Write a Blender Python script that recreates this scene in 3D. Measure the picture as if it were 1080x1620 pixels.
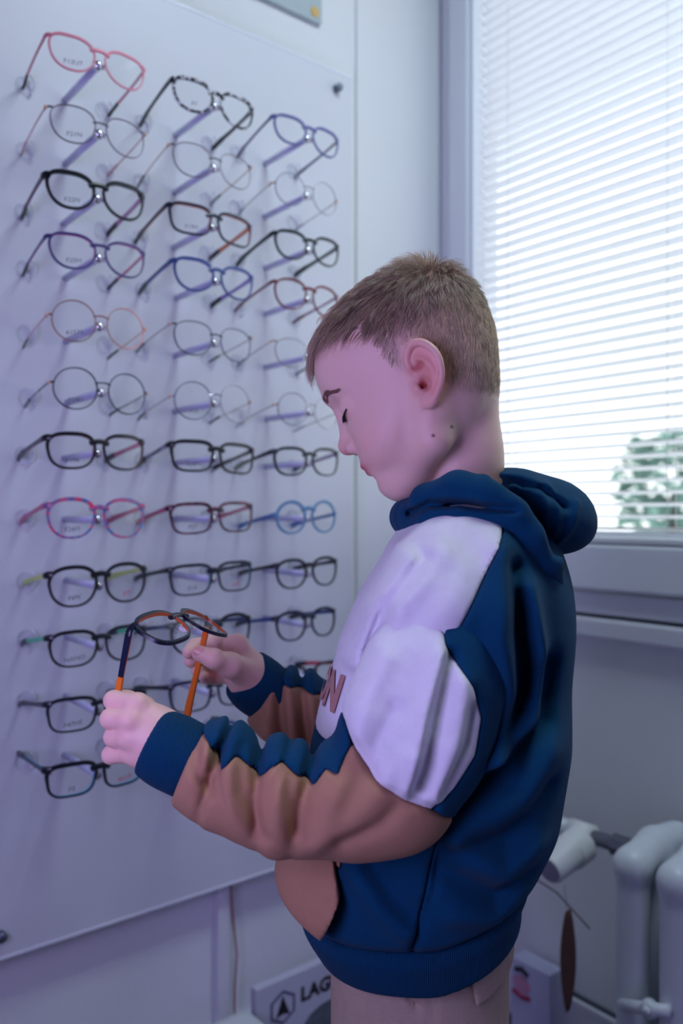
import bpy, bmesh, math, random
import numpy as np
from mathutils import Vector, Matrix

for o in list(bpy.data.objects):
    bpy.data.objects.remove(o, do_unlink=True)
scene = bpy.context.scene
C = scene.collection
random.seed(7)
rng = np.random.default_rng(7)

# ---------------------------------------------------------------- camera
ALPHA = math.radians(51.27)          # heading of the lens measured from +X (the panel wall runs along X)
YAW = ALPHA - math.pi / 2
FPX = 1300.0                         # focal length in pixels of the 1080x1620 frame
CAM_H = 1.0
cam_d = bpy.data.cameras.new('camera')
cam_d.sensor_fit = 'VERTICAL'
cam_d.sensor_height = 36.0
cam_d.sensor_width = 24.0
cam_d.lens = 36.0 * FPX / 1620.0
cam_d.clip_start = 0.02
cam_d.dof.use_dof = True
cam_d.dof.focus_distance = 0.72
cam_d.dof.aperture_fstop = 3.9
cam = bpy.data.objects.new('camera', cam_d)
C.objects.link(cam)
cam.location = (0, 0, CAM_H)
cam.rotation_euler = (math.pi / 2, 0, YAW)
scene.camera = cam

# ---------------------------------------------------------------- world
world = bpy.data.worlds.new('sky')
scene.world = world
world.use_nodes = True
wn = world.node_tree.nodes
bg = wn['Background']
bg.inputs[0].default_value = (0.97, 0.98, 1.0, 1)
bg.inputs[1].default_value = 2.0

# ---------------------------------------------------------------- lamps
def area(name, loc, target, size, energy, color, sy=None, portal=False):
    d = bpy.data.lights.new(name, 'AREA')
    d.energy = energy
    d.color = color
    d.size = size
    if sy:
        d.shape = 'RECTANGLE'
        d.size_y = sy
    o = bpy.data.objects.new(name, d)
    C.objects.link(o)
    o.location = loc
    o.rotation_euler = (Vector(target) - Vector(loc)).to_track_quat('-Z', 'Y').to_euler()
    if portal:
        d.cycles.is_portal = True
    return o

area('ceiling_light', (0.86, 0.22, 2.52), (0.86, 0.22, 0), 0.5, 14.0, (0.76, 0.93, 1.0), 0.35)
area('purple_led', (-0.30, 0.30, 1.00), (0.6, 0.72, 0.95), 0.32, 5.6, (0.52, 0.44, 1.0), 0.5)
area('violet_led', (0.72, -0.50, 0.42), (1.15, 0.75, 0.35), 0.25, 0.9, (0.40, 0.34, 1.0), 0.4)
area('sky_portal', (1.40, 0.62, 1.60), (0.0, 0.62, 1.60), 1.1, 1, (1, 1, 1), 1.4, portal=True)

scene.view_settings.view_transform = 'Standard'
scene.view_settings.look = 'None'
scene.view_settings.gamma = 1.0
scene.view_settings.use_curve_mapping = False
scene.view_settings.exposure = 0.0

# ================================================================ helpers
def lin(c):
    return tuple((v / 255 / 12.92) if v / 255 <= 0.04045 else ((v / 255 + 0.055) / 1.055) ** 2.4 for v in c)

MATS = {}
def mat(name, rgb, rough=0.6, metal=0.0, var=0.0, vscale=30, bump=0.0, bscale=400, coat=0.0, sheen=0.0,
        rib=None, sss=0.0, spec=0.5, attr=None, emit=None):
    if name in MATS:
        return MATS[name]
    m = bpy.data.materials.new(name)
    m.use_nodes = True
    nt = m.node_tree
    b = nt.nodes['Principled BSDF']
    c = lin(rgb)
    b.inputs['Base Color'].default_value = (*c, 1)
    b.inputs['Roughness'].default_value = rough
    b.inputs['Metallic'].default_value = metal
    b.inputs['Specular IOR Level'].default_value = spec
    if coat:
        b.inputs['Coat Weight'].default_value = coat
    if sheen:
        b.inputs['Sheen Weight'].default_value = sheen
        b.inputs['Sheen Roughness'].default_value = 0.5
    tc = nt.nodes.new('ShaderNodeTexCoord')
    col_out = None
    if attr:
        a = nt.nodes.new('ShaderNodeAttribute')
        a.attribute_name = attr
        col_out = a.outputs['Color']
    if var:
        n = nt.nodes.new('ShaderNodeTexNoise')
        n.inputs['Scale'].default_value = vscale
        n.inputs['Detail'].default_value = 4
        nt.links.new(tc.outputs['Object'], n.inputs['Vector'])
        mx = nt.nodes.new('ShaderNodeMixRGB')
        mx.blend_type = 'MULTIPLY'
        mx.inputs['Fac'].default_value = 1.0
        r = nt.nodes.new('ShaderNodeMapRange')
        r.inputs['To Min'].default_value = 1 - var
        r.inputs['To Max'].default_value = 1 + var
        nt.links.new(n.outputs['Fac'], r.inputs['Value'])
        if col_out is not None:
            nt.links.new(col_out, mx.inputs['Color1'])
        else:
            mx.inputs['Color1'].default_value = (*c, 1)
        nt.links.new(r.outputs['Result'], mx.inputs['Color2'])
        col_out = mx.outputs['Color']
    if col_out is not None:
        nt.links.new(col_out, b.inputs['Base Color'])
    if bump:
        n = nt.nodes.new('ShaderNodeTexNoise')
        n.inputs['Scale'].default_value = bscale
        n.inputs['Detail'].default_value = 3
        nt.links.new(tc.outputs['Object'], n.inputs['Vector'])
        bp = nt.nodes.new('ShaderNodeBump')
        bp.inputs['Strength'].default_value = bump
        bp.inputs['Distance'].default_value = 0.002
        nt.links.new(n.outputs['Fac'], bp.inputs['Height'])
        nt.links.new(bp.outputs['Normal'], b.inputs['Normal'])
    if rib:
        w = nt.nodes.new('ShaderNodeTexWave')
        w.wave_type = 'BANDS'
        w.bands_direction = rib[0]
        w.inputs['Scale'].default_value = rib[1]
        w.inputs['Distortion'].default_value = 0.3
        nt.links.new(tc.outputs['Object'], w.inputs['Vector'])
        bp = nt.nodes.new('ShaderNodeBump')
        bp.inputs['Strength'].default_value = 0.5
        bp.inputs['Distance'].default_value = 0.002
        nt.links.new(w.outputs['Fac'], bp.inputs['Height'])
        nt.links.new(bp.outputs['Normal'], b.inputs['Normal'])
    if sss:
        b.inputs['Subsurface Weight'].default_value = sss
        b.inputs['Subsurface Radius'].default_value = (0.010, 0.004, 0.002)
        b.inputs['Subsurface Scale'].default_value = 0.5
    if emit:
        b.inputs['Emission Color'].default_value = (*lin(rgb), 1)
        b.inputs['Emission Strength'].default_value = emit
    MATS[name] = m
    return m

def glass_mat(name, tint=(1, 1, 1), refl=0.04, rough=0.02):
    if name in MATS:
        return MATS[name]
    m = bpy.data.materials.new(name)
    m.use_nodes = True
    nt = m.node_tree
    nt.nodes.clear()
    o = nt.nodes.new('ShaderNodeOutputMaterial')
    t = nt.nodes.new('ShaderNodeBsdfTransparent')
    t.inputs[0].default_value = (*tint, 1)
    g = nt.nodes.new('ShaderNodeBsdfGlossy')
    g.inputs['Roughness'].default_value = rough
    lw = nt.nodes.new('ShaderNodeLayerWeight')
    lw.inputs['Blend'].default_value = 0.5
    pw = nt.nodes.new('ShaderNodeMath'); pw.operation = 'POWER'; pw.inputs[1].default_value = 4.0
    fr = nt.nodes.new('ShaderNodeMath'); fr.operation = 'MULTIPLY_ADD'; fr.inputs[1].default_value = 0.5; fr.inputs[2].default_value = refl
    nt.links.new(lw.outputs['Facing'], pw.inputs[0])
    nt.links.new(pw.outputs[0], fr.inputs[0])
    mx = nt.nodes.new('ShaderNodeMixShader')
    nt.links.new(fr.outputs[0], mx.inputs[0])
    nt.links.new(t.outputs[0], mx.inputs[1])
    nt.links.new(g.outputs[0], mx.inputs[2])
    nt.links.new(mx.outputs[0], o.inputs[0])
    MATS[name] = m
    return m

def pattern_mat(name, cols, scale=220, rough=0.25):
    """acetate with a mottled pattern"""
    if name in MATS:
        return MATS[name]
    m = bpy.data.materials.new(name)
    m.use_nodes = True
    nt = m.node_tree
    b = nt.nodes['Principled BSDF']
    b.inputs['Roughness'].default_value = rough
    tc = nt.nodes.new('ShaderNodeTexCoord')
    n = nt.nodes.new('ShaderNodeTexNoise')
    n.inputs['Scale'].default_value = scale
    n.inputs['Detail'].default_value = 1
    nt.links.new(tc.outputs['Object'], n.inputs['Vector'])
    r = nt.nodes.new('ShaderNodeValToRGB')
    r.color_ramp.interpolation = 'CONSTANT'
    k = len(cols)
    while len(r.color_ramp.elements) < k:
        r.color_ramp.elements.new(0.5)
    for i, c in enumerate(cols):
        r.color_ramp.elements[i].position = 0.0 if i == 0 else 0.36 + 0.28 * i / k
        r.color_ramp.elements[i].color = (*lin(c), 1)
    nt.links.new(n.outputs['Fac'], r.inputs['Fac'])
    nt.links.new(r.outputs['Color'], b.inputs['Base Color'])
    MATS[name] = m
    return m

def link(name, me, m=None, parent=None, smooth=False):
    o = bpy.data.objects.new(name, me)
    C.objects.link(o)
    if m is not None and len(me.materials) == 0:
        for x in (m if isinstance(m, (list, tuple)) else [m]):
            me.materials.append(x)
    if parent is not None:
        o.parent = parent
    if smooth:
        me.polygons.foreach_set('use_smooth', [True] * len(me.polygons))
    return o

def mesh(name, verts, faces, mi=None):
    me = bpy.data.meshes.new(name)
    me.from_pydata([tuple(map(float, v)) for v in verts], [], [tuple(int(i) for i in f) for f in faces])
    if mi is not None:
        me.polygons.foreach_set('material_index', mi)
    me.update()
    return me

def tag(o, label=None, cat=None, group=None, kind=None):
    if label: o['label'] = label
    if cat: o['category'] = cat
    if group: o['group'] = group
    if kind: o['kind'] = kind
    return o

def empty(name, loc=(0, 0, 0), rot=(0, 0, 0)):
    o = bpy.data.objects.new(name, None)
    C.objects.link(o)
    o.location = loc
    o.rotation_euler = rot
    o.empty_display_size = 0.05
    return o

class MB:
    """collects simple solids into one mesh"""
    def __init__(s):
        s.v, s.f, s.m = [], [], []
    def box(s, a, b, mi=0):
        (x0, y0, z0), (x1, y1, z1) = a, b
        i = len(s.v)
        s.v += [(x0, y0, z0), (x1, y0, z0), (x1, y1, z0), (x0, y1, z0), (x0, y0, z1), (x1, y0, z1), (x1, y1, z1), (x0, y1, z1)]
        for q in ((0, 3, 2, 1), (4, 5, 6, 7), (0, 1, 5, 4), (1, 2, 6, 5), (2, 3, 7, 6), (3, 0, 4, 7)):
            s.f.append(tuple(i + k for k in q)); s.m.append(mi)
        return s
    def tube(s, pts, rad, n=12, mi=0, cap=True, sx=1.0, sz=1.0, up=None):
        """sweep a (possibly flattened) circle along pts; rad scalar or list"""
        pts = [Vector(p) for p in pts]
        if not isinstance(rad, (list, tuple)):
            rad = [rad] * len(pts)
        i0 = len(s.v)
        prev = None
        for k, p in enumerate(pts):
            t = (pts[min(k + 1, len(pts) - 1)] - pts[max(k - 1, 0)]).normalized()
            if up is not None:
                a = t.cross(Vector(up)).normalized()
            elif prev is None:
                a = t.cross(Vector((0, 0, 1)) if abs(t.z) < 0.9 else Vector((1, 0, 0))).normalized()
            else:
                a = (prev - t * prev.dot(t)).normalized()
            prev = a
            b = t.cross(a)
            for j in range(n):
                th = 2 * math.pi * (j + (0.5 if n == 4 else 0)) / n
                s.v.append(tuple(p + a * (math.cos(th) * rad[k] * sx) + b * (math.sin(th) * rad[k] * sz)))
        for k in range(len(pts) - 1):
            for j in range(n):
                j2 = (j + 1) % n
                s.f.append((i0 + k * n + j, i0 + k * n + j2, i0 + (k + 1) * n + j2, i0 + (k + 1) * n + j)); s.m.append(mi)
        if cap:
            s.f.append(tuple(i0 + j for j in range(n))[::-1]); s.m.append(mi)
            e = i0 + (len(pts) - 1) * n
            s.f.append(tuple(e + j for j in range(n))); s.m.append(mi)
        return s
    def ball(s, c, r, n=12, mi=0):
        if not isinstance(r, (list, tuple)):
            r = (r, r, r)
        i0 = len(s.v)
        rings = n // 2
        s.v.append((c[0], c[1], c[2] + r[2]))
        for i in range(1, rings):
            ph = math.pi * i / rings
            for j in range(n):
                th = 2 * math.pi * j / n
                s.v.append((c[0] + r[0] * math.sin(ph) * math.cos(th), c[1] + r[1] * math.sin(ph) * math.sin(th), c[2] + r[2] * math.cos(ph)))
        s.v.append((c[0], c[1], c[2] - r[2]))
        last = len(s.v) - 1
        for j in range(n):
            s.f.append((i0, i0 + 1 + j, i0 + 1 + (j + 1) % n)); s.m.append(mi)
        for i in range(rings - 2):
            for j in range(n):
                a = i0 + 1 + i * n
                s.f.append((a + j, a + n + j, a + n + (j + 1) % n, a + (j + 1) % n)); s.m.append(mi)
        a = i0 + 1 + (rings - 2) * n
        for j in range(n):
            s.f.append((a + j, last, a + (j + 1) % n)); s.m.append(mi)
        return s
    def mesh(s, name='m'):
        return mesh(name, s.v, s.f, s.m)
    def build(s, name, m=None, parent=None, smooth=False):
        return link(name, s.mesh(name), m, parent, smooth)

def bevel(me, w, seg=2):
    bm = bmesh.new()
    bm.from_mesh(me)
    bmesh.ops.bevel(bm, geom=bm.edges[:], offset=w, segments=seg, profile=0.6, affect='EDGES')
    bm.to_mesh(me)
    bm.free()
    return me

def bbox(name, a, b, m, parent=None, w=0.003):
    """a bevelled box as one object"""
    me = MB().box(a, b).mesh(name)
    bevel(me, w)
    return link(name, me, m, parent)

FONT_CACHE = {}
def text_mesh(s, size, bold=0.0):
    key = (s, size, bold)
    if key not in FONT_CACHE:
        cu = bpy.data.curves.new('txt', 'FONT')
        cu.body = s
        cu.size = size
        cu.resolution_u = 2
        cu.offset = bold
        cu.align_x = 'CENTER'
        cu.align_y = 'CENTER'
        o = bpy.data.objects.new('txt', cu)
        C.objects.link(o)
        dg = bpy.context.evaluated_depsgraph_get()
        me = bpy.data.meshes.new_from_object(o.evaluated_get(dg))
        v = np.array([tuple(x.co) for x in me.vertices])
        f = [tuple(p.vertices) for p in me.polygons]
        bpy.data.objects.remove(o)
        bpy.data.curves.remove(cu)
        FONT_CACHE[key] = (v, f)
    return FONT_CACHE[key]

# ================================================================ the room
WX = 1.30      # inner face of the window wall
WY = 1.27      # inner face of the panel wall
X0, Y0, ZC = -1.9, -1.7, 2.6
m_wall = mat('wall_paint', (226, 228, 232), 0.85, var=0.03, vscale=6, bump=0.25, bscale=120)
m_wall2 = mat('wall_paint_shop', (120, 118, 130), 0.9)
m_ceil = mat('ceiling_paint', (160, 162, 174), 0.9)
m_floor = mat('floor_vinyl', (110, 108, 118), 0.5, var=0.15, vscale=14)
m_frame = mat('window_plastic', (226, 230, 238), 0.35)
m_gasket_gap = mat('gasket_and_shadow_gap', (70, 74, 90), 0.7)
m_trim = mat('trim_paint', (214, 216, 226), 0.5)

tag(MB().box((X0, Y0, -0.05), (WX + 0.1, WY + 0.1, 0)).build('floor', m_floor), kind='structure')
tag(MB().box((X0, Y0, ZC), (WX + 0.1, WY + 0.1, ZC + 0.05)).build('ceiling', m_ceil), kind='structure')
tag(MB().box((X0, WY, 0), (WX, WY + 0.1, ZC)).build('wall_left', m_wall), kind='structure')
tag(MB().box((X0 - 0.1, Y0, 0), (X0, WY, ZC)).build('wall_front', m_wall2), kind='structure')
tag(MB().box((X0, Y0 - 0.1, 0), (WX, Y0, ZC)).build('wall_back', m_wall2), kind='structure')
WIN = (0.02, 1.257, 0.815, 2.35)       # window opening y0,y1,z0,z1
w = MB()
w.box((WX, Y0, 0), (WX + 0.16, WIN[0], ZC))
w.box((WX, WIN[1], 0), (WX + 0.16, WY + 0.1, ZC))
w.box((WX, WIN[0], 0), (WX + 0.16, WIN[1], WIN[2]))
w.box((WX, WIN[0], WIN[3]), (WX + 0.16, WIN[1], ZC))
tag(w.build('wall_right', m_wall), kind='structure')
# thin cover strip where the two walls meet, wallpaper seam beside the panel
tag(bbox('trim_1', (1.055, WY - 0.0035, 0.0), (1.0635, WY, ZC), m_wall, w=0.001), kind='structure')
# baseboards
for nm, a, b in (('baseboard_right', (WX - 0.014, Y0, 0), (WX, WY, 0.098)), ('baseboard_left', (X0, WY - 0.014, 0), (WX - 0.014, WY, 0.098))):
    tag(bbox(nm, a, b, m_trim, w=0.004), kind='structure')
tag(MB().box((WX - 0.006, Y0, 0.098), (WX, WY, 0.104)).build('baseboard_shadow_gap', m_gasket_gap), kind='structure')  # dark strip that paints the shadow gap on top of the baseboard

# window: outer frame, sash, glass, blind
win = empty('window_1', (WX, 0.64, 0.815))
tag(win, kind='structure')
def wpart(name, a, b, m, w=0.004, par=win):
    o = bbox(name, (a[0] - WX, a[1] - 0.64, a[2] - 0.815), (b[0] - WX, b[1] - 0.64, b[2] - 0.815), m, par, w)
    return o
y0, y1, z0, z1 = WIN
wpart('frame_post', (WX - 0.012, y1 - 0.028, z0), (WX + 0.08, y1, z1), m_frame)
wpart('frame_post', (WX - 0.012, y0, z0), (WX + 0.08, y0 + 0.028, z1), m_frame)
wpart('frame_rail', (WX - 0.012, y0 + 0.028, z0), (WX + 0.08, y1 - 0.028, z0 + 0.040), m_frame)
wpart('frame_rail', (WX - 0.012, y0 + 0.028, z1 - 0.04), (WX + 0.08, y1 - 0.028, z1), m_frame)
sy0, sy1, sz0, sz1 = y0 + 0.030, y1 - 0.031, z0 + 0.044, z1 - 0.042
G0, G1, H0, H1 = sy0 + 0.055, 1.172, 0.944, sz1 - 0.07
wpart('sash_stile', (WX - 0.026, G1, sz0), (WX + 0.07, sy1, sz1), m_frame, 0.006)
wpart('sash_stile', (WX - 0.026, sy0, sz0), (WX + 0.07, G0, sz1), m_frame, 0.006)
wpart('sash_rail', (WX - 0.026, G0, sz0), (WX + 0.07, G1, H0 - 0.002), m_frame, 0.006)
wpart('sash_rail', (WX - 0.026, G0, H1), (WX + 0.07, G1, sz1), m_frame, 0.006)
wpart('gasket', (WX - 0.022, G0, H0 - 0.004), (WX + 0.06, G1, H0 + 0.0005), m_gasket_gap, 0.0008)
wpart('glazing_bead', (WX - 0.018, G0, H0 - 0.001), (WX + 0.06, G1, H0 + 0.010), m_frame, 0.002)
wpart('glazing_bead', (WX - 0.018, G1 - 0.010, H0), (WX + 0.06, G1 + 0.001, H1), m_frame, 0.002)
wpart('pane', (WX + 0.046, G0, H0), (WX + 0.050, G1, H1), glass_mat('window_glass', (0.98, 1.0, 0.995), 0.02), 0.0005)
sill = bbox('trim_3', (WX - 0.02, Y0, 0.772), (WX + 0.02, WY - 0.001, 0.8085), m_trim, w=0.006)
tag(sill, kind='structure')
tag(MB().box((WX - 0.005, Y0, 0.8085), (WX, WY, 0.815)).build('trim_4', m_gasket_gap), kind='structure')

# venetian blind
m_slat = mat('slat_enamel', (244, 247, 250), 0.4)
m_cord = mat('blind_cord', (225, 230, 235), 0.8)
blind = empty('venetian_blind', (WX + 0.014, 0.64, 2.2))
tag(blind, 'white venetian blind with open slats across the window', 'blind')
TILT = math.radians(13)
SW = 0.025
nseg = 6
sv, sf = [], []
LY0, LY1 = G0 + 0.004, G1 - 0.013
for j, yy in enumerate((LY0 - 0.64, LY1 - 0.64)):
    for i in range(nseg + 1):
        u = i / nseg - 0.5
        xx = u * SW
        zz = 0.0022 * (1 - (2 * u) ** 2)
        for th in (0.0, 0.0004):
            sv.append((xx * math.cos(TILT) - 0, yy, zz + th - xx * math.sin(TILT)))
for i in range(nseg):
    a = i * 2; b = (nseg + 1) * 2 + i * 2
    sf.append((a + 1, a + 3, b + 3, b + 1))
    sf.append((a, b, b + 2, a + 2))
sf.append((0, 1, (nseg + 1) * 2 + 1, (nseg + 1) * 2))
e = nseg * 2
sf.append((e, (nseg + 1) * 2 + e, (nseg + 1) * 2 + e + 1, e + 1))
slat_me = mesh('slat', sv, sf)
slat_me.materials.append(m_slat)
zz = H0 + 0.026
k = 0
while zz < H1 - 0.03:
    o = link('slat', slat_me, None, blind, smooth=True)
    o.location = (0, 0, zz - 2.2)
    zz += 0.0213
MB().box((-0.011, LY0 - 0.64, H0 + 0.011 - 2.2), (0.011, LY1 - 0.64, H0 + 0.021 - 2.2)).build('bottom_rail', m_slat, blind)
MB().box((-0.013, LY0 - 0.64, H1 - 0.03 - 2.2), (0.013, LY1 - 0.64, H1 - 0.004 - 2.2)).build('head_rail', m_slat, blind)
for yy in (1.085, 0.74, 0.40):
    for xx in (-0.0135, 0.0135):
        MB().tube([(xx, yy - 0.64, H0 + 0.015 - 2.2), (xx, yy - 0.64, H1 - 0.02 - 2.2)], 0.0007, 6).build('ladder_cord', m_cord, blind)

# outside: hedge trees seen through the slats
m_leaf = mat('outside_foliage_hazed', (104, 138, 130), 0.8, var=0.4, vscale=3)  # leaf colour lightened, so the haze is painted into it
m_bark = mat('outside_bark', (80, 70, 62), 0.9)
m_ground = mat('outside_ground', (236, 238, 240), 0.9, var=0.1, vscale=2)
tag(MB().box((1.6, -30, -3.2), (60, 60, -3.0)).build('outside_ground', m_ground), 'pale paved yard outside the window', 'ground', kind='structure')
def tree(x, y, z, rr, seed, label):
    t = empty('tree', (x, y, -3.0))
    tag(t, label, 'tree', 'trees outside the window')
    r_ = random.Random(seed)
    mb = MB()
    for _ in range(420):
        while True:
            p = Vector((r_.uniform(-1, 1), r_.uniform(-1, 1), r_.uniform(-1, 1)))
            if 0.5 < p.length < 1: break
        q = Vector((0, 0, z + 3)) + p * rr
        d1 = Vector((r_.gauss(0, 1), r_.gauss(0, 1), r_.gauss(0, 1))).normalized()
        d2 = d1.cross(Vector((r_.gauss(0, 1), r_.gauss(0, 1), r_.gauss(0, 1)))).normalized()
        s = 0.16 * rr
        i = len(mb.v)
        mb.v += [tuple(q - d1 * s), tuple(q + d2 * s * .6), tuple(q + d1 * s), tuple(q - d2 * s * .6)]
        mb.f.append((i, i + 1, i + 2, i + 3)); mb.m.append(0)
    tag(mb.build('foliage', m_leaf, t), kind='stuff')
    MB().tube([(0, 0, 0), (0, 0, z + 3)], [0.16 * rr, 0.08 * rr], 8).build('trunk', m_bark, t)
tree(9.4, 5.25, 1.30, 0.75, 3, 'small dark green tree outside, low behind the blind')
tree(10.5, 3.1, 1.3, 1.2, 4, 'larger green tree outside at the far right of the window')

# ================================================================ display panel with holders
PX0, PX1, PZ0, PZ1 = 0.30, 1.012, 0.356, 1.842
PY = 1.228
m_panel = mat('panel_laminate', (214, 216, 224), 0.45, var=0.012, vscale=5)
m_edge = mat('panel_edge', (228, 230, 240), 0.3)
m_chrome = mat('chrome', (225, 225, 232), 0.12, metal=1.0)
m_steel = mat('bolt_steel', (120, 126, 140), 0.35, metal=0.9)
m_rod = mat('holder_acrylic', (206, 206, 240), 0.25, spec=0.6)
m_clear = glass_mat('clear_acrylic', (0.99, 0.99, 1.0), 0.03, 0.35)
_g = [n for n in m_clear.node_tree.nodes if n.type == 'BSDF_GLOSSY'][0]
_d = m_clear.node_tree.nodes.new('ShaderNodeBsdfDiffuse'); _d.inputs[0].default_value = (0.8, 0.8, 0.9, 1)
_m = [n for n in m_clear.node_tree.nodes if n.type == 'MIX_SHADER'][0]
m_clear.node_tree.links.new(_d.outputs[0], _m.inputs[2])
panel = empty('display_panel', ((PX0 + PX1) / 2, PY, PZ0))
tag(panel, 'tall white eyewear display board with rows of holders on the wall', 'display board')
OX, OY, OZ = panel.location
def pl(x, y, z): return (x - OX, y - OY, z - OZ)
o = bbox('board', pl(PX0, PY, PZ0), pl(PX1, PY + 0.012, PZ1), m_panel, panel, 0.002)
for (a, b) in (((PX0, PZ0), (PX1, PZ0 + 0.004)), ((PX0, PZ1 - 0.004), (PX1, PZ1))):
    bbox('edge_strip', pl(a[0] - 0.001, PY - 0.001, a[1] - 0.001), pl(b[0] + 0.001, PY + 0.013, b[1]), m_edge, panel, 0.0008)
bolt = MB().tube([(0, -0.014, 0), (0, -0.012, 0), (0, 0, 0)], [0.0055, 0.0075, 0.0075], 16).tube([(0, -0.001, 0), (0, 0.041, 0)], 0.004, 12).mesh('bolt')
bolt.materials.append(m_steel)
for bx in (PX0 + 0.056, PX1 - 0.040):
    for bz in (PZ0 + 0.036, PZ1 - 0.036):
        b_ = link('standoff_bolt', bolt, None, panel, True); b_.location = pl(bx, PY, bz)

COLX = (0.452, 0.634, 0.812)
ROWZ = [1 + v for v in (0.623, 0.528, 0.437, 0.355, 0.260, 0.168, 0.083, -0.009, -0.101, -0.186, -0.276, -0.364)]
GY = 1.096
rod_me = MB().tube([(0, 0.008, 0), (0, PY - GY, 0)], 0.0052, 12).mesh('rod'); rod_me.materials.append(m_rod)
ball_me = MB().ball((0, 0, 0), 0.0072, 16).mesh('ball'); ball_me.materials.append(m_chrome)
collar_me = MB().tube([(0, 0.002, 0), (0, 0.012, 0)], 0.0046, 12).mesh('collar'); collar_me.materials.append(m_chrome)
disc_me = MB().tube([(0, -0.0035, 0), (0, -0.0005, 0)], [0.0125, 0.0135], 24).mesh('disc'); disc_me.materials.append(m_clear)
clip_mb = MB().tube([(0.0125 * math.cos(t), -0.0075 - 0.003 * math.sin(t), 0.0135 * math.sin(t)) for t in np.linspace(-1.1, 1.2, 9)], 0.0016, 6)
clip_me = clip_mb.mesh('clip'); clip_me.materials.append(m_edge)

# ================================================================ eyeglasses
m_lens = glass_mat('demo_lens', (0.975, 0.98, 0.985), 0.035, 0.03)
m_ink = mat('lens_ink', (48, 52, 78), 0.6)
m_inkred = mat('lens_ink_red', (205, 50, 90), 0.6)
m_pad = mat('nose_pad', (226, 222, 228), 0.2, spec=0.6)

def cmat(c, metal=False):
    if isinstance(c, str):
        return MATS[c]
    return mat('frame_%d_%d_%d%s' % (*c, 'm' if metal else ''), c, 0.28 if not metal else 0.22, metal=0.75 if metal else 0.0, spec=0.5)

SHAPES = {  # half width, half height, exponent, taper, cat lift, hinge height
    'cat':   (0.0288, 0.0218, 2.2, 0.12, 0.34, 0.66),
    'round': (0.0285, 0.0275, 2.05, 0.03, 0.0, 0.25),
    'panto': (0.0290, 0.0245, 2.35, 0.13, 0.06, 0.74),
    'rect':  (0.0298, 0.0202, 3.4, 0.10, 0.07, 0.86),
    'soft':  (0.0292, 0.0215, 2.6, 0.11, 0.12, 0.80),
}

def lens_outline(shape, n=44, sc=1.0):
    hw, hh, ex, tp, cat_, hz = SHAPES[shape]
    P = []
    for i in range(n):
        t = 2 * math.pi * i / n
        c, s = math.cos(t), math.sin(t)
        x = hw * math.copysign(abs(c) ** (2 / ex), c)
        z = hh * math.copysign(abs(s) ** (2 / ex), s)
        x *= 1 + tp * z / hh
        if x > 0:
            z += cat_ * hh * (x / hw) ** 2 * (0.5 + 0.5 * z / hh)
        P.append((x * sc, z * sc))
    return np.array(P)

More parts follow.
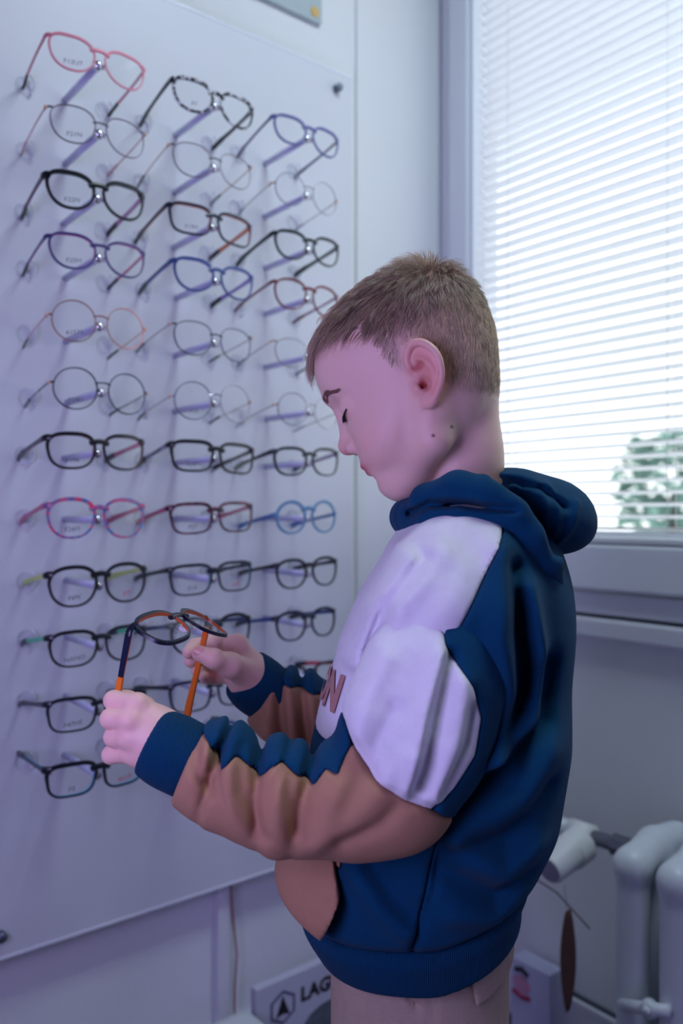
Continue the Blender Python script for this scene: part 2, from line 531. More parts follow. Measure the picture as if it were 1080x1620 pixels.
def make_glasses(name, shape, rim, depth, cf, cb, ct, cti, ctip, thin=False, temple_h=0.0045, bridge=0.017, txt=None, txt2=None,
                 tip_at=0.74, tlen=0.121, tip_bend=0.09, wrap=1.9, sc=1.0, txtsize=0.0085, hinge_col=None, pads=True, panto=0.15):
    """origin at the middle of the bridge, X across, Z up, temples run towards +Y"""
    root = empty(name)
    P = lens_outline(shape, sc=sc)
    hw, hh, ex, tp, cat_, hz = SHAPES[shape]
    hw *= sc; hh *= sc
    cxl = hw + bridge / 2
    n = len(P)
    T = np.roll(P, -1, 0) - np.roll(P, 1, 0)
    T /= np.linalg.norm(T, axis=1)[:, None]
    N = np.stack([T[:, 1], -T[:, 0]], 1)       # outward for counter-clockwise outline
    mf, mbk = cmat(cf, thin), cmat(cb, thin)
    fm = MB()
    def bend(x, z=0.0): return wrap * x * x - panto * z
    for sgn in (1, -1):
        wv = rim * (1 + (0.0 if thin else 0.85) * np.clip(P[:, 1] / hh, 0, 1))
        inn = P - N * 0.0003
        out = P + N * wv[:, None]
        i0 = len(fm.v)
        for k in range(n):
            for (q, yy) in ((inn[k], -depth / 2), (out[k], -depth / 2), (out[k], depth / 2), (inn[k], depth / 2)):
                X = sgn * (q[0] + cxl)
                fm.v.append((X, bend(X, q[1]) + yy, q[1]))
        for k in range(n):
            k2 = (k + 1) % n
            for e_ in range(4):
                a, b_ = i0 + k * 4 + e_, i0 + k * 4 + (e_ + 1) % 4
                c_, d_ = i0 + k2 * 4 + (e_ + 1) % 4, i0 + k2 * 4 + e_
                q = (a, b_, c_, d_)
                fm.f.append(q if sgn < 0 else q[::-1])
                fm.m.append(0 if e_ in (0, 1) else 1)
    # bridge
    bz = hh * (0.32 if thin else 0.52)
    xi = bridge / 2 + (0.0025 if thin else 0.0050)
    br = 0.0012 if thin else max(rim * 1.05, 0.0022)
    pts = [(x, bend(x, bz) - 0.001 * (1 - (x / xi) ** 2), bz + (0.003 if not thin else 0.002) * (1 - (x / xi) ** 2)) for x in np.linspace(-xi, xi, 9)]
    fm.tube(pts, br, 8, 0, sz=1.0, sx=1.35 if not thin else 1.0, up=(0, 1, 0))
    # end pieces
    hx = cxl + hw + (0.0045 if not thin else 0.005)
    zh = hz * hh + cat_ * hh * 0.6
    for sgn in (1, -1):
        xa = sgn * (cxl + hw * (0.90 if hz > 0.5 else 0.97))
        er = rim * 1.3 if not thin else 0.0012
        er = max(er, 0.0011)
        pts = [(xa, bend(xa, zh), zh), (sgn * (hx - 0.002), bend(hx, zh) + 0.0005, zh + 0.0004), (sgn * hx, bend(hx, zh) + 0.004, zh), (sgn * hx, bend(hx, zh) + 0.0075, zh)]
        fm.tube(pts, er, 8, 0, sx=1.0, sz=1.35, up=(0, 0, 1))
    fo = fm.build('front_frame', [mf, mbk], root, smooth=False)
    bm = bmesh.new(); bm.from_mesh(fo.data); bmesh.ops.recalc_face_normals(bm, faces=bm.faces[:]); bm.to_mesh(fo.data); bm.free()
    fo.data.polygons.foreach_set('use_smooth', [True] * len(fo.data.polygons))
    fo.data.set_sharp_from_angle(angle=0.7)
    # lenses
    for sgn in (-1, 1):
        lv = [(sgn * cxl, bend(cxl) - 0.0012, 0)]
        for fr in (0.5, 1.0):
            for k in range(n):
                X = sgn * (P[k][0] * fr + cxl)
                lv.append((X, bend(X, P[k][1] * fr) - 0.0012 * (1 - fr * fr), P[k][1] * fr))
        lf = [(0, 1 + k, 1 + (k + 1) % n) for k in range(n)]
        lf += [(1 + k, 1 + n + k, 1 + n + (k + 1) % n, 1 + (k + 1) % n) for k in range(n)]
        if sgn > 0:
            lf = [q[::-1] for q in lf]
        lo = link('lens', mesh('lens', lv, lf), m_lens, root, True)
        word = txt if sgn < 0 else txt2
        if word:
            tv, tf = text_mesh(word, txtsize)
            vs = [(sgn * cxl + x * 1.1, bend(sgn * cxl + x * 1.1, -hh * 0.58 + y) - 0.0018, -hh * 0.58 + y + 0.10 * x) for x, y, _ in tv]
            link('lens_print', mesh('lens_print', vs, tf), m_ink if sgn < 0 else m_inkred, lo)
    # nose pads
    if pads:
        for sgn in (-1, 1):
            pm = MB().ball((sgn * (bridge / 2 - 0.0012), 0.0055, -hh * 0.12), (0.0014, 0.0028, 0.0052), 10)
            pm.tube([(sgn * (bridge / 2 + 0.001), 0.001, -hh * 0.02), (sgn * (bridge / 2 - 0.0008), 0.0055, -hh * 0.10)], 0.0006, 6)
            pm.build('nose_pad', m_pad, root, True)
    # temples
    for sgn in (-1, 1):
        hp = np.array([sgn * hx, bend(hx, zh) + 0.0065, zh])
        S = []
        for s in np.linspace(0, 1, 15):
            L = s * tlen
            drop = 0
            if s > 0.70:
                u = (s - 0.70) / 0.30
                drop = -tip_bend * 0.5 * u * u * 0.30 * tlen * 2
            S.append((hp[0] - sgn * 0.006 * s * s, hp[1] + L, hp[2] + drop))
        half = 0.00105 if not thin else 0.0006
        hgt = [temple_h * 0.5 * (1.0 - 0.25 * math.sin(math.pi * min(1, s * 1.3))) if not thin else 0.00085 for s in np.linspace(0, 1, 15)]
        kt = int(round(tip_at * 14))
        tm = MB()
        def band(idx, xo0, xo1, mi, mbx, grow=1.0):
            i0 = len(mbx.v)
            for k in idx:
                x, y, z = S[k]
                h_ = hgt[k] * grow
                for (dx, dz) in ((xo0, -h_), (xo1, -h_), (xo1, h_), (xo0, h_)):
                    mbx.v.append((x + dx, y, z + dz))
            m_ = len(idx)
            for k in range(m_ - 1):
                for e_ in range(4):
                    q = (i0 + k * 4 + e_, i0 + k * 4 + (e_ + 1) % 4, i0 + (k + 1) * 4 + (e_ + 1) % 4, i0 + (k + 1) * 4 + e_)
                    mbx.f.append(q); mbx.m.append(mi)
            mbx.f.append((i0, i0 + 3, i0 + 2, i0 + 1)); mbx.m.append(mi)
            e0 = i0 + (m_ - 1) * 4
            mbx.f.append((e0, e0 + 1, e0 + 2, e0 + 3)); mbx.m.append(mi)
        def fix(me):
            b2 = bmesh.new(); b2.from_mesh(me); bmesh.ops.recalc_face_normals(b2, faces=b2.faces[:]); b2.to_mesh(me); b2.free()
        idx = list(range(0, kt + 1))
        if sgn > 0:
            band(idx, 0, half, 0, tm); band(idx, -half, 0, 1, tm)
        else:
            band(idx, -half, 0, 0, tm); band(idx, 0, half, 1, tm)
        to = tm.build('temple', [cmat(ct, thin), cmat(cti, thin)], root)
        fix(to.data)
        tp_ = MB()
        band(list(range(kt, 15)), -half - 0.0005, half + 0.0005, 0, tp_, 1.12 if not thin else 1.9)
        tpo = tp_.build('temple_tip', cmat(ctip), to)
        fix(tpo.data); bevel(tpo.data, 0.0004, 1)
        hm = MB().tube([(hp[0] - sgn * 0.0006, hp[1] - 0.004, hp[2]), (hp[0] - sgn * 0.0006, hp[1] + 0.004, hp[2])], 0.0013, 8)
        if thin:
            hm.ball((hp[0], hp[1] - 0.004, hp[2]), 0.0027, 10)
        hm.build('hinge', cmat(hinge_col) if hinge_col else m_chrome, to, True)
    return root

pattern_mat('pat_tort', [(28, 28, 36), (28, 28, 36), (205, 205, 215)], 150)
pattern_mat('pat_bluered', [(60, 110, 170), (60, 110, 170), (225, 50, 90), (80, 130, 190), (230, 60, 95)], 150)
pattern_mat('pat_darkred', [(30, 26, 38), (30, 26, 38), (150, 70, 100), (40, 34, 46)], 130)
pattern_mat('pat_zebra', [(30, 30, 60), (190, 190, 220), (30, 30, 60)], 260)
BLK, DK = (22, 24, 32), (40, 44, 58)
# column, row, shape, rim, depth, front, back, temple out, temple in, tip, thin, text, right text, label
GL = [
 (0, 0, 'cat', .0016, .0022, (226, 128, 150), (226, 128, 150), (214, 120, 140), (220, 130, 150), BLK, 0, 'F12U7', None, 'pink cat-eye eyeglasses with black temple tips, top of the left column'),
 (0, 1, 'panto', .0009, .0018, (120, 112, 130), (140, 120, 135), (205, 140, 150), (205, 140, 150), (200, 140, 155), 1, 'F21N', None, 'thin grey round metal eyeglasses with rose temples below the pink cat-eye pair'),
 (0, 2, 'cat', .0028, .0032, BLK, BLK, BLK, (180, 90, 170), BLK, 0, 'F22N', None, 'bold black cat-eye eyeglasses with a mauve hinge accent, third in left column'),
 (0, 3, 'cat', .0018, .0026, (70, 60, 120), (205, 50, 130), (30, 80, 130), (215, 70, 140), DK, 0, 'F25H', None, 'blue and magenta cat-eye eyeglasses, fourth in the left column'),
 (0, 4, 'round', .0009, .0018, (210, 140, 135), (215, 150, 140), (225, 175, 165), (225, 175, 165), BLK, 1, '61573', None, 'rose gold round wire eyeglasses with black tips, fifth in left column'),
 (0, 5, 'round', .0011, .0020, (50, 66, 84), (50, 80, 100), (40, 80, 105), (60, 110, 115), DK, 1, 'F24H', None, 'dark teal round wire eyeglasses, sixth in the left column'),
 (0, 6, 'soft', .0026, .0030, (30, 26, 36), (120, 30, 60), (36, 34, 56), (190, 80, 130), DK, 0, 'F196', None, 'black eyeglasses with a red back edge, seventh in the left column'),
 (0, 7, 'panto', .0024, .0030, 'pat_bluered', 'pat_bluered', (190, 80, 125), (200, 80, 125), (190, 90, 130), 0, 'F26H', None, 'blue and red speckled eyeglasses with pink temples, eighth in left column'),
 (0, 8, 'panto', .0027, .0032, BLK, BLK, (200, 220, 110), (205, 225, 120), (205, 225, 130), 0, 'F6N', 'J57', 'black eyeglasses with pale yellow-green temples'),
 (0, 9, 'soft', .0025, .0030, (30, 34, 40), (30, 34, 40), (60, 200, 150), (70, 215, 160), DK, 0, 'NANO', None, 'black eyeglasses with bright green temples'),
 (0, 10, 'rect', .0024, .0030, (28, 32, 44), (28, 32, 44), (34, 38, 62), (34, 38, 62), DK, 0, 'F47HS', None, 'black rectangular eyeglasses partly behind the near fist'),
 (0, 11, 'rect', .0030, .0036, (24, 30, 40), (40, 150, 190), (30, 70, 95), (40, 150, 190), DK, 0, 'F2', 'BLUE', 'black eyeglasses with cyan inner edge, lowest in the left column'),
 (1, 0, 'cat', .0024, .0030, 'pat_tort', BLK, BLK, BLK, BLK, 0, 'F7', None, 'black and white tortoise eyeglasses, top of the middle column'),
 (1, 1, 'panto', .0008, .0016, (130, 126, 140), (190, 160, 150), (205, 170, 160), (205, 170, 160), DK, 1, None, None, 'thin clear and gold wire eyeglasses, second in the middle column'),
 (1, 2, 'rect', .0022, .0030, (30, 34, 58), (210, 90, 50), (34, 34, 60), (225, 110, 60), (60, 50, 66), 0, 'F19H', None, 'navy rectangular eyeglasses with orange inner side on the board'),
 (1, 3, 'cat', .0022, .0028, (60, 84, 140), (140, 120, 205), (40, 80, 140), (140, 120, 205), DK, 0, None, None, 'blue eyeglasses with lilac inner side, fourth in the middle column'),
 (1, 4, 'panto', .0009, .0018, (70, 80, 100), (180, 176, 186), (190, 180, 180), (190, 180, 180), DK, 1, None, None, 'thin grey browline wire eyeglasses, fifth in the middle column'),
 (1, 5, 'round', .0010, .0018, (150, 150, 165), (170, 170, 182), (200, 190, 185), (200, 190, 185), DK, 1, 'F33', None, 'pale silver round wire eyeglasses, sixth in the middle column'),
 (1, 6, 'rect', .0026, .0032, BLK, DK, 'pat_zebra', DK, BLK, 0, 'F28N', None, 'black rectangular eyeglasses with dappled temples, seventh in middle column'),
 (1, 7, 'rect', .0024, .0030, 'pat_darkred', 'pat_darkred', (180, 70, 110), (190, 80, 120), (180, 80, 120), 0, 'F27', None, 'dark mottled eyeglasses with raspberry temples, eighth in middle column'),
 (1, 8, 'rect', .0023, .0030, (30, 36, 48), (60, 140, 160), (40, 46, 60), (40, 46, 60), DK, 0, 'F14', 'JOY', 'black rectangular eyeglasses with teal inner edge, ninth in middle column'),
 (1, 9, 'panto', .0026, .0030, BLK, BLK, (36, 60, 110), (36, 60, 110), DK, 0, None, None, 'black eyeglasses on the board just behind the far hand'),
 (1, 10, 'rect', .0023, .0030, (40, 44, 60), (40, 44, 60), (36, 36, 54), (36, 36, 54), DK, 0, 'F5', None, 'dark rectangular eyeglasses on the board between the two hands'),
 (1, 11, 'soft', .0024, .0030, (30, 40, 60), (30, 40, 60), (40, 90, 150), (40, 90, 150), DK, 0, None, None, 'dark blue eyeglasses mostly hidden behind the forearm, lowest in middle column'),
 (2, 0, 'cat', .0020, .0028, (96, 98, 160), (96, 98, 160), (70, 70, 120), (70, 70, 120), (70, 72, 110), 0, None, None, 'violet blue eyeglasses with red hinges, top of the right column'),
 (2, 1, 'round', .0008, .0016, (170, 172, 184), (180, 176, 186), (196, 180, 180), (196, 180, 180), (170, 170, 185), 1, None, None, 'almost colourless wire eyeglasses, second in the right column'),
 (2, 2, 'cat', .0023, .0028, (28, 44, 46), (28, 44, 46), (28, 40, 44), (50, 70, 72), (30, 44, 48), 0, None, None, 'black green eyeglasses above the hair, third in the right column'),
 (2, 3, 'panto', .0017, .0026, (120, 44, 60), (120, 44, 60), (130, 56, 90), (160, 100, 150), (100, 50, 66), 0, None, None, 'burgundy eyeglasses partly hidden behind the fringe'),
 (2, 4, 'panto', .0008, .0016, (200, 196, 196), (200, 196, 196), (205, 190, 180), (205, 190, 180), DK, 1, None, None, 'colourless wire eyeglasses with a gold hinge hidden behind the forehead'),
 (2, 5, 'round', .0009, .0018, (160, 160, 168), (165, 165, 172), (196, 180, 174), (196, 180, 174), (180, 175, 180), 1, None, None, 'silver round wire eyeglasses behind the nose bridge'),
 (2, 6, 'soft', .0024, .0030, (50, 56, 64), (60, 66, 74), (44, 46, 60), (150, 130, 170), DK, 0, None, None, 'charcoal eyeglasses on the board beside the nose tip'),
 (2, 7, 'round', .0025, .0032, (90, 140, 180), (96, 146, 186), (60, 110, 175), (60, 110, 175), (70, 120, 180), 0, None, None, 'light blue round eyeglasses below the chin'),
 (2, 8, 'panto', .0025, .0030, (34, 38, 46), (34, 38, 46), (30, 34, 44), (30, 34, 44), DK, 0, None, None, 'black round eyeglasses level with the white shoulder, ninth in right column'),
 (2, 9, 'panto', .0025, .0030, (34, 38, 60), (34, 38, 60), (36, 70, 140), (36, 70, 140), DK, 0, None, None, 'black eyeglasses with blue temples, tenth in the right column'),
 (2, 10, 'soft', .0022, .0030, (40, 40, 54), (40, 40, 54), (215, 40, 80), (215, 40, 80), DK, 0, None, None, 'dark eyeglasses with a red temple peeking out beside the chest'),
]
tilt_by = {11: 1.0}
for (ci, ri, shape, rim, dep, cf, cb, ct, cti, ctip, thin, t1, t2, label) in GL:
    g = make_glasses('eyeglasses', shape, rim, dep, cf, cb, ct, cti, ctip, thin=bool(thin), txt=t1, txt2=t2,
                     temple_h=0.0074 if rim > .002 else 0.0044,
                     sc=0.86 if ci == 2 and ri in (7, 8, 9) else (0.94 if ci == 2 else 1.0), hinge_col=(225, 40, 90) if (ci, ri) in ((2, 0), (1, 0)) else ((225, 180, 150) if thin else None))
    jx = random.uniform(-.003, .003)
    tilt = tilt_by.get(ri, 9.5) + random.uniform(-1.2, 1.2)
    g.location = (COLX[ci] + jx, GY, ROWZ[ri])
    g.rotation_euler = (-math.radians(tilt), math.radians(random.uniform(-1.5, 1.5)), math.radians(random.uniform(-1.5, 1.5)))
    tag(g, label, 'eyeglasses', 'eyeglasses on the display board')
    # the holder under this pair (fixed to the board)
    hx, hz = COLX[ci] + jx, ROWZ[ri] - 0.002
    r_ = link('holder_rod', rod_me, None, panel, True); r_.location = pl(hx, GY, hz)
    b1 = link('chrome_ball', ball_me, None, r_, True); b1.location = (0, 0.009, 0)
    b2 = link('chrome_collar', collar_me, None, r_, True); b2.location = (0, 0.006, 0)
    for sgn in (-1, 1):
        d_ = link('temple_rest', disc_me, None, panel, True); d_.location = pl(hx + sgn * 0.060, PY, hz + 0.002)
        c_ = link('clip', clip_me, None, d_, True)

# ================================================================ signed-distance modelling kit
def spline(pts, rad, m):
    Q = [2 * pts[0] - pts[1]] + list(pts) + [2 * pts[-1] - pts[-2]]
    o_, r_ = [], []
    for i in range(1, len(Q) - 2):
        for t in np.arange(m) / m:
            a, b, c, d = Q[i - 1], Q[i], Q[i + 1], Q[i + 2]
            o_.append(0.5 * (2 * b + (c - a) * t + (2 * a - 5 * b + 4 * c - d) * t * t + (3 * b - a - 3 * c + d) * t ** 3))
            r_.append(rad[i - 1] * (1 - t) + rad[i] * t)
    return o_ + [pts[-1]], r_ + [rad[-1]]

class SDF:
    def __init__(s, lo, hi, h):
        s.lo = np.array(lo, np.float32); s.h = h
        s.n = np.ceil((np.array(hi) - s.lo) / h).astype(int) + 1
        s.ax = [s.lo[i] + h * np.arange(s.n[i], dtype=np.float32) for i in range(3)]
        s.D = np.full(s.n, 0.2, np.float32)
    def win(s, lo, hi):
        a = np.clip(np.floor((np.array(lo) - s.lo) / s.h).astype(int), 0, s.n)
        b = np.clip(np.ceil((np.array(hi) - s.lo) / s.h).astype(int) + 1, 0, s.n)
        sl = tuple(slice(a[i], b[i]) for i in range(3))
        X = s.ax[0][sl[0]][:, None, None]; Y = s.ax[1][sl[1]][None, :, None]; Z = s.ax[2][sl[2]][None, None, :]
        return sl, X, Y, Z
    def put(s, fn, lo, hi, k, mode='add'):
        m = k + 4 * s.h
        sl, X, Y, Z = s.win(np.array(lo) - m, np.array(hi) + m)
        if any(q.stop <= q.start for q in sl): return s
        d = fn(X, Y, Z)
        a = s.D[sl]
        if mode == 'add':
            s.D[sl] = smin(a, d, k)
        elif mode == 'sub':
            s.D[sl] = -smin(-a, d, k)
        return s
    def ell(s, c, r, k=0.01, mode='add', rot=None):
        c = np.array(c, float); r = np.array(r, float)
        R = np.eye(3) if rot is None else rot
        def fn(X, Y, Z):
            x, y, z = X - c[0], Y - c[1], Z - c[2]
            u = R[0, 0] * x + R[1, 0] * y + R[2, 0] * z
            v = R[0, 1] * x + R[1, 1] * y + R[2, 1] * z
            w_ = R[0, 2] * x + R[1, 2] * y + R[2, 2] * z
            k0 = np.sqrt((u / r[0]) ** 2 + (v / r[1]) ** 2 + (w_ / r[2]) ** 2) + 1e-9
            k1 = np.sqrt((u / r[0] ** 2) ** 2 + (v / r[1] ** 2) ** 2 + (w_ / r[2] ** 2) ** 2) + 1e-6
            return (k0 * (k0 - 1) / k1).astype(np.float32)
        m = r if rot is None else np.full(3, r.max())
        return s.put(fn, c - m, c + m, k, mode)
    def cap(s, a, b, ra, rb=None, k=0.005, mode='add'):
        rb = ra if rb is None else rb
        a = np.array(a, float); b = np.array(b, float)
        ba = b - a; L2 = float(ba @ ba) + 1e-12
        def fn(X, Y, Z):
            x, y, z = X - a[0], Y - a[1], Z - a[2]
            t = np.clip((x * ba[0] + y * ba[1] + z * ba[2]) / L2, 0, 1)
            dx, dy, dz = x - t * ba[0], y - t * ba[1], z - t * ba[2]
            return (np.sqrt(dx * dx + dy * dy + dz * dz) - (ra + (rb - ra) * t)).astype(np.float32)
        m = max(ra, rb)
        return s.put(fn, np.minimum(a, b) - m, np.maximum(a, b) + m, k, mode)
    def chain(s, pts, rad, k=0.004, mode='add', spl=0):
        """one polyline of tapered capsules joined without bulges, blended as a whole"""
        pts = [np.array(p, float) for p in pts]
        if not isinstance(rad, (list, tuple)): rad = [rad] * len(pts)
        if spl: pts, rad = spline(pts, rad, spl)
        mm = max(rad)
        lo = np.min(pts, 0) - mm; hi = np.max(pts, 0) + mm
        def fn(X, Y, Z):
            best = None
            for i in range(len(pts) - 1):
                a, b = pts[i], pts[i + 1]
                ba = b - a; L2 = float(ba @ ba) + 1e-12
                x, y, z = X - a[0], Y - a[1], Z - a[2]
                t = np.clip((x * ba[0] + y * ba[1] + z * ba[2]) / L2, 0, 1)
                dx, dy, dz = x - t * ba[0], y - t * ba[1], z - t * ba[2]
                d = (np.sqrt(dx * dx + dy * dy + dz * dz) - (rad[i] + (rad[i + 1] - rad[i]) * t)).astype(np.float32)
                best = d if best is None else smin(best, d, 0.35 * mm)
            return best
        return s.put(fn, lo, hi, k, mode)
    def mesh(s):
        return surface_nets(s.D, s.lo, s.h)

def smin(a, b, k):
    if k <= 0: return np.minimum(a, b)
    h = np.maximum(k - np.abs(a - b), 0) / k
    return np.minimum(a, b) - h * h * k * 0.25

def smax(a, b, k):
    return -smin(-a, -b, k)

def surface_nets(D, lo, h):
    D = D.copy()
    for ax in range(3):   # close the solid at the grid border
        for e_ in (0, -1):
            ix = [slice(None)] * 3; ix[ax] = e_
            D[tuple(ix)] = np.maximum(D[tuple(ix)], h * 0.5)
    S = D < 0
    c = S[:-1, :-1, :-1].astype(np.int8)
    tot = sum(S[i:S.shape[0] - 1 + i, j:S.shape[1] - 1 + j, k:S.shape[2] - 1 + k].astype(np.int8) for i in (0, 1) for j in (0, 1) for k in (0, 1))
    act = (tot > 0) & (tot < 8)
    cells = np.argwhere(act)
    ids = np.full(act.shape, -1, np.int32)
    ids[act] = np.arange(len(cells))
    cn = [(i, j, k) for i in (0, 1) for j in (0, 1) for k in (0, 1)]
    vals = {q: D[cells[:, 0] + q[0], cells[:, 1] + q[1], cells[:, 2] + q[2]] for q in cn}
    acc = np.zeros((len(cells), 3)); cnt = np.zeros(len(cells))
    for q in cn:
        for ax in range(3):
            if q[ax] == 0:
                p = list(q); p[ax] = 1; p = tuple(p)
                d0, d1 = vals[q], vals[p]
                m = (d0 < 0) != (d1 < 0)
                t = np.where(m, d0 / np.where(m, d0 - d1, 1), 0)
                pos = np.tile(np.array(q, float), (len(cells), 1)); pos[:, ax] = t
                acc[m] += pos[m]; cnt[m] += 1
    V = lo + h * (cells + acc / cnt[:, None])
    F = []
    for ax in range(3):
        b_, c_ = (ax + 1) % 3, (ax + 2) % 3
        A = [slice(None)] * 3; B = [slice(None)] * 3
        A[ax] = slice(0, -1); B[ax] = slice(1, None)
        sA, sB = S[tuple(A)], S[tuple(B)]
        e_ = np.argwhere(sA != sB)
        ok = (e_[:, b_] > 0) & (e_[:, c_] > 0) & (e_[:, b_] < S.shape[b_] - 1) & (e_[:, c_] < S.shape[c_] - 1)
        e_ = e_[ok]
        flip = sA[e_[:, 0], e_[:, 1], e_[:, 2]]
        def cid(db, dc):
            q = e_.copy(); q[:, b_] += db; q[:, c_] += dc
            return ids[q[:, 0], q[:, 1], q[:, 2]]
        Q = np.stack([cid(-1, -1), cid(0, -1), cid(0, 0), cid(-1, 0)], 1)
        Q[~flip] = Q[~flip][:, ::-1]
        F.append(Q)
    return V, np.concatenate(F)

def np_mesh(name, V, F, col=None):
    me = bpy.data.meshes.new(name)
    me.vertices.add(len(V)); me.vertices.foreach_set('co', np.asarray(V, np.float32).ravel())
    k = F.shape[1]
    me.loops.add(F.size); me.loops.foreach_set('vertex_index', F.astype(np.int32).ravel())
    me.polygons.add(len(F)); me.polygons.foreach_set('loop_start', np.arange(0, F.size, k, dtype=np.int32))
    me.polygons.foreach_set('use_smooth', np.ones(len(F), bool))
    me.update(calc_edges=True)
    if col is not None:
        a = me.attributes.new('Col', 'FLOAT_COLOR', 'POINT')
        cc = np.ones((len(V), 4), np.float32); cc[:, :3] = col
        a.data.foreach_set('color', cc.ravel())
    return me

def vnormals(V, F):
    n = np.cross(V[F[:, 2]] - V[F[:, 0]], V[F[:, 3]] - V[F[:, 1]])
    N = np.zeros_like(V)
    for i in range(4): np.add.at(N, F[:, i], n)
    return N / (np.linalg.norm(N, axis=1)[:, None] + 1e-12)

def poly_sd(poly, X, Z):
    """signed distance to a polygon in the X-Z plane (negative inside); X, Z broadcastable"""
    poly = np.array(poly, float)
    n = len(poly)
    d = None; inside = None
    for i in range(n):
        a, b = poly[i], poly[(i + 1) % n]
        e0, e1 = b - a
        wx, wz = X - a[0], Z - a[1]
        t = np.clip((wx * e0 + wz * e1) / (e0 * e0 + e1 * e1 + 1e-12), 0, 1)
        q = (wx - e0 * t) ** 2 + (wz - e1 * t) ** 2
        d = q if d is None else np.minimum(d, q)
        cr = ((a[1] > Z) != (b[1] > Z)) & (X < (b[0] - a[0]) * (Z - a[1]) / (b[1] - a[1] + 1e-12) + a[0])
        inside = cr if inside is None else inside ^ cr
    return np.where(inside, -np.sqrt(d), np.sqrt(d)).astype(np.float32)

def line_d(pts, X, Z):
    d = None
    for i in range(len(pts) - 1):
        a = np.array(pts[i], float); b = np.array(pts[i + 1], float)
        e0, e1 = b - a
        wx, wz = X - a[0], Z - a[1]
        t = np.clip((wx * e0 + wz * e1) / (e0 * e0 + e1 * e1 + 1e-12), 0, 1)
        q = (wx - e0 * t) ** 2 + (wz - e1 * t) ** 2
        d = q if d is None else np.minimum(d, q)
    return np.sqrt(d)

# ================================================================ the boy (modelled in his own frame: r right, f away, z up)
def P(x, y, f):
    return np.array([(x - 540) / FPX * f, f, CAM_H + (810 - y) / FPX * f])
def P2(x, y, f):
    p = P(x, y, f); return (p[0], p[2])

boy = empty('person', (0, 0, 0), (0, 0, YAW))
tag(boy, 'young boy in a navy, white and tan hooded sweatshirt holding eyeglasses, looking down', 'person')

# ---- head frame
PSI, PHI = math.radians(13), math.radians(25)
ef = np.array([-math.cos(PSI), math.sin(PSI), 0]); el = np.array([-math.sin(PSI), -math.cos(PSI), 0]); ez = np.array([0, 0, 1.0])
hf = math.cos(PHI) * ef - math.sin(PHI) * ez
hu = math.cos(PHI) * ez + math.sin(PHI) * ef
HM = np.stack([hf, el, hu], 1)                 # head-local -> boy
HC = np.array([0.0867, 0.780, 1.111])
def to_head(p): return HM.T @ (np.array(p) - HC)
def from_head(V): return V @ HM.T + HC

hd = SDF((-0.105, -0.100, -0.165), (0.120, 0.100, 0.140), 0.0014)
hd.ell((-0.002, 0, 0.047), (0.078, 0.069, 0.075), 0.02)
hd.ell((0.043, 0, 0.054), (0.052, 0.056, 0.050), 0.03)
hd.ell((0.036, 0, -0.012), (0.050, 0.051, 0.056), 0.03)
hd.ell((0.0, 0, 0.0), (0.055, 0.057, 0.05), 0.03)
for sg in (-1, 1):
    hd.ell((0.049, sg * 0.028, -0.022), (0.027, 0.025, 0.026), 0.02)       # cheek
    hd.chain([(0.004, sg * 0.049, -0.018), (0.014, sg * 0.045, -0.044), (0.058, sg * 0.014, -0.062)], [0.014, 0.0155, 0.0145], 0.014)   # jaw
    hd.cap((0.0885, sg * 0.012, 0.040), (0.061, sg * 0.045, 0.036), 0.0060, 0.004, 0.009)   # brow ridge
hd.ell((0.066, 0, -0.058), (0.0175, 0.017, 0.0165), 0.018)                 # chin
hd.ell((0.071, 0, -0.034), (0.0165, 0.026, 0.016), 0.016)                  # muzzle
hd.ell((0.050, 0, -0.063), (0.024, 0.034, 0.0175), 0.012)                  # soft flesh below the chin
# eye sockets then lids
for sg in (-1, 1):
    hd.ell((0.092, sg * 0.058, 0.016), (0.021, 0.017, 0.017), 0.016, 'sub')
    hd.ell((0.092, sg * 0.030, 0.022), (0.013, 0.015, 0.0105), 0.012, 'sub')
    hd.ell((0.0665, sg * 0.030, 0.0165), (0.0142, 0.0150, 0.0125), 0.004)
    hd.ell((0.0665, sg * 0.030, 0.0200), (0.0155, 0.0155, 0.0105), 0.004)   # lowered upper lid
# nose
hd.cap((0.083, 0, 0.024), (0.0925, 0, -0.006), 0.0065, 0.0085, 0.010)
hd.ell((0.0950, 0, -0.0075), (0.0088, 0.0095, 0.0085), 0.006)
for sg in (-1, 1):
    hd.ell((0.0872, sg * 0.0112, -0.0125), (0.0088, 0.0066, 0.0072), 0.004)
    hd.ell((0.0905, sg * 0.0072, -0.0190), (0.0046, 0.0034, 0.0048), 0.002, 'sub')
    hd.chain([(0.0800, sg * 0.0175, -0.0060), (0.0775, sg * 0.0185, -0.0140), (0.0800, sg * 0.0150, -0.0190)], 0.0015, 0.004, 'sub', spl=3)
# lips
hd.chain([(0.0755, -0.0185, -0.0375), (0.0845, -0.010, -0.0325), (0.0870, 0, -0.0320), (0.0845, 0.010, -0.0325), (0.0755, 0.0185, -0.0375)], [.0026, .0046, .0047, .0046, .0026], 0.003)
hd.chain([(0.0755, -0.0170, -0.0395), (0.0825, -0.009, -0.0420), (0.0845, 0, -0.0425), (0.0825, 0.009, -0.0420), (0.0755, 0.0170, -0.0395)], [.0024, .0047, .0051, .0047, .0024], 0.003)
hd.chain([(0.0735, -0.0220, -0.0345), (0.0850, -0.012, -0.0372), (0.0905, 0, -0.0372), (0.0850, 0.012, -0.0372), (0.0735, 0.0220, -0.0345)], 0.0011, 0.002, 'sub', spl=3)
hd.ell((0.089, 0, -0.0495), (0.006, 0.016, 0.0045), 0.008, 'sub')          # dent below the lip
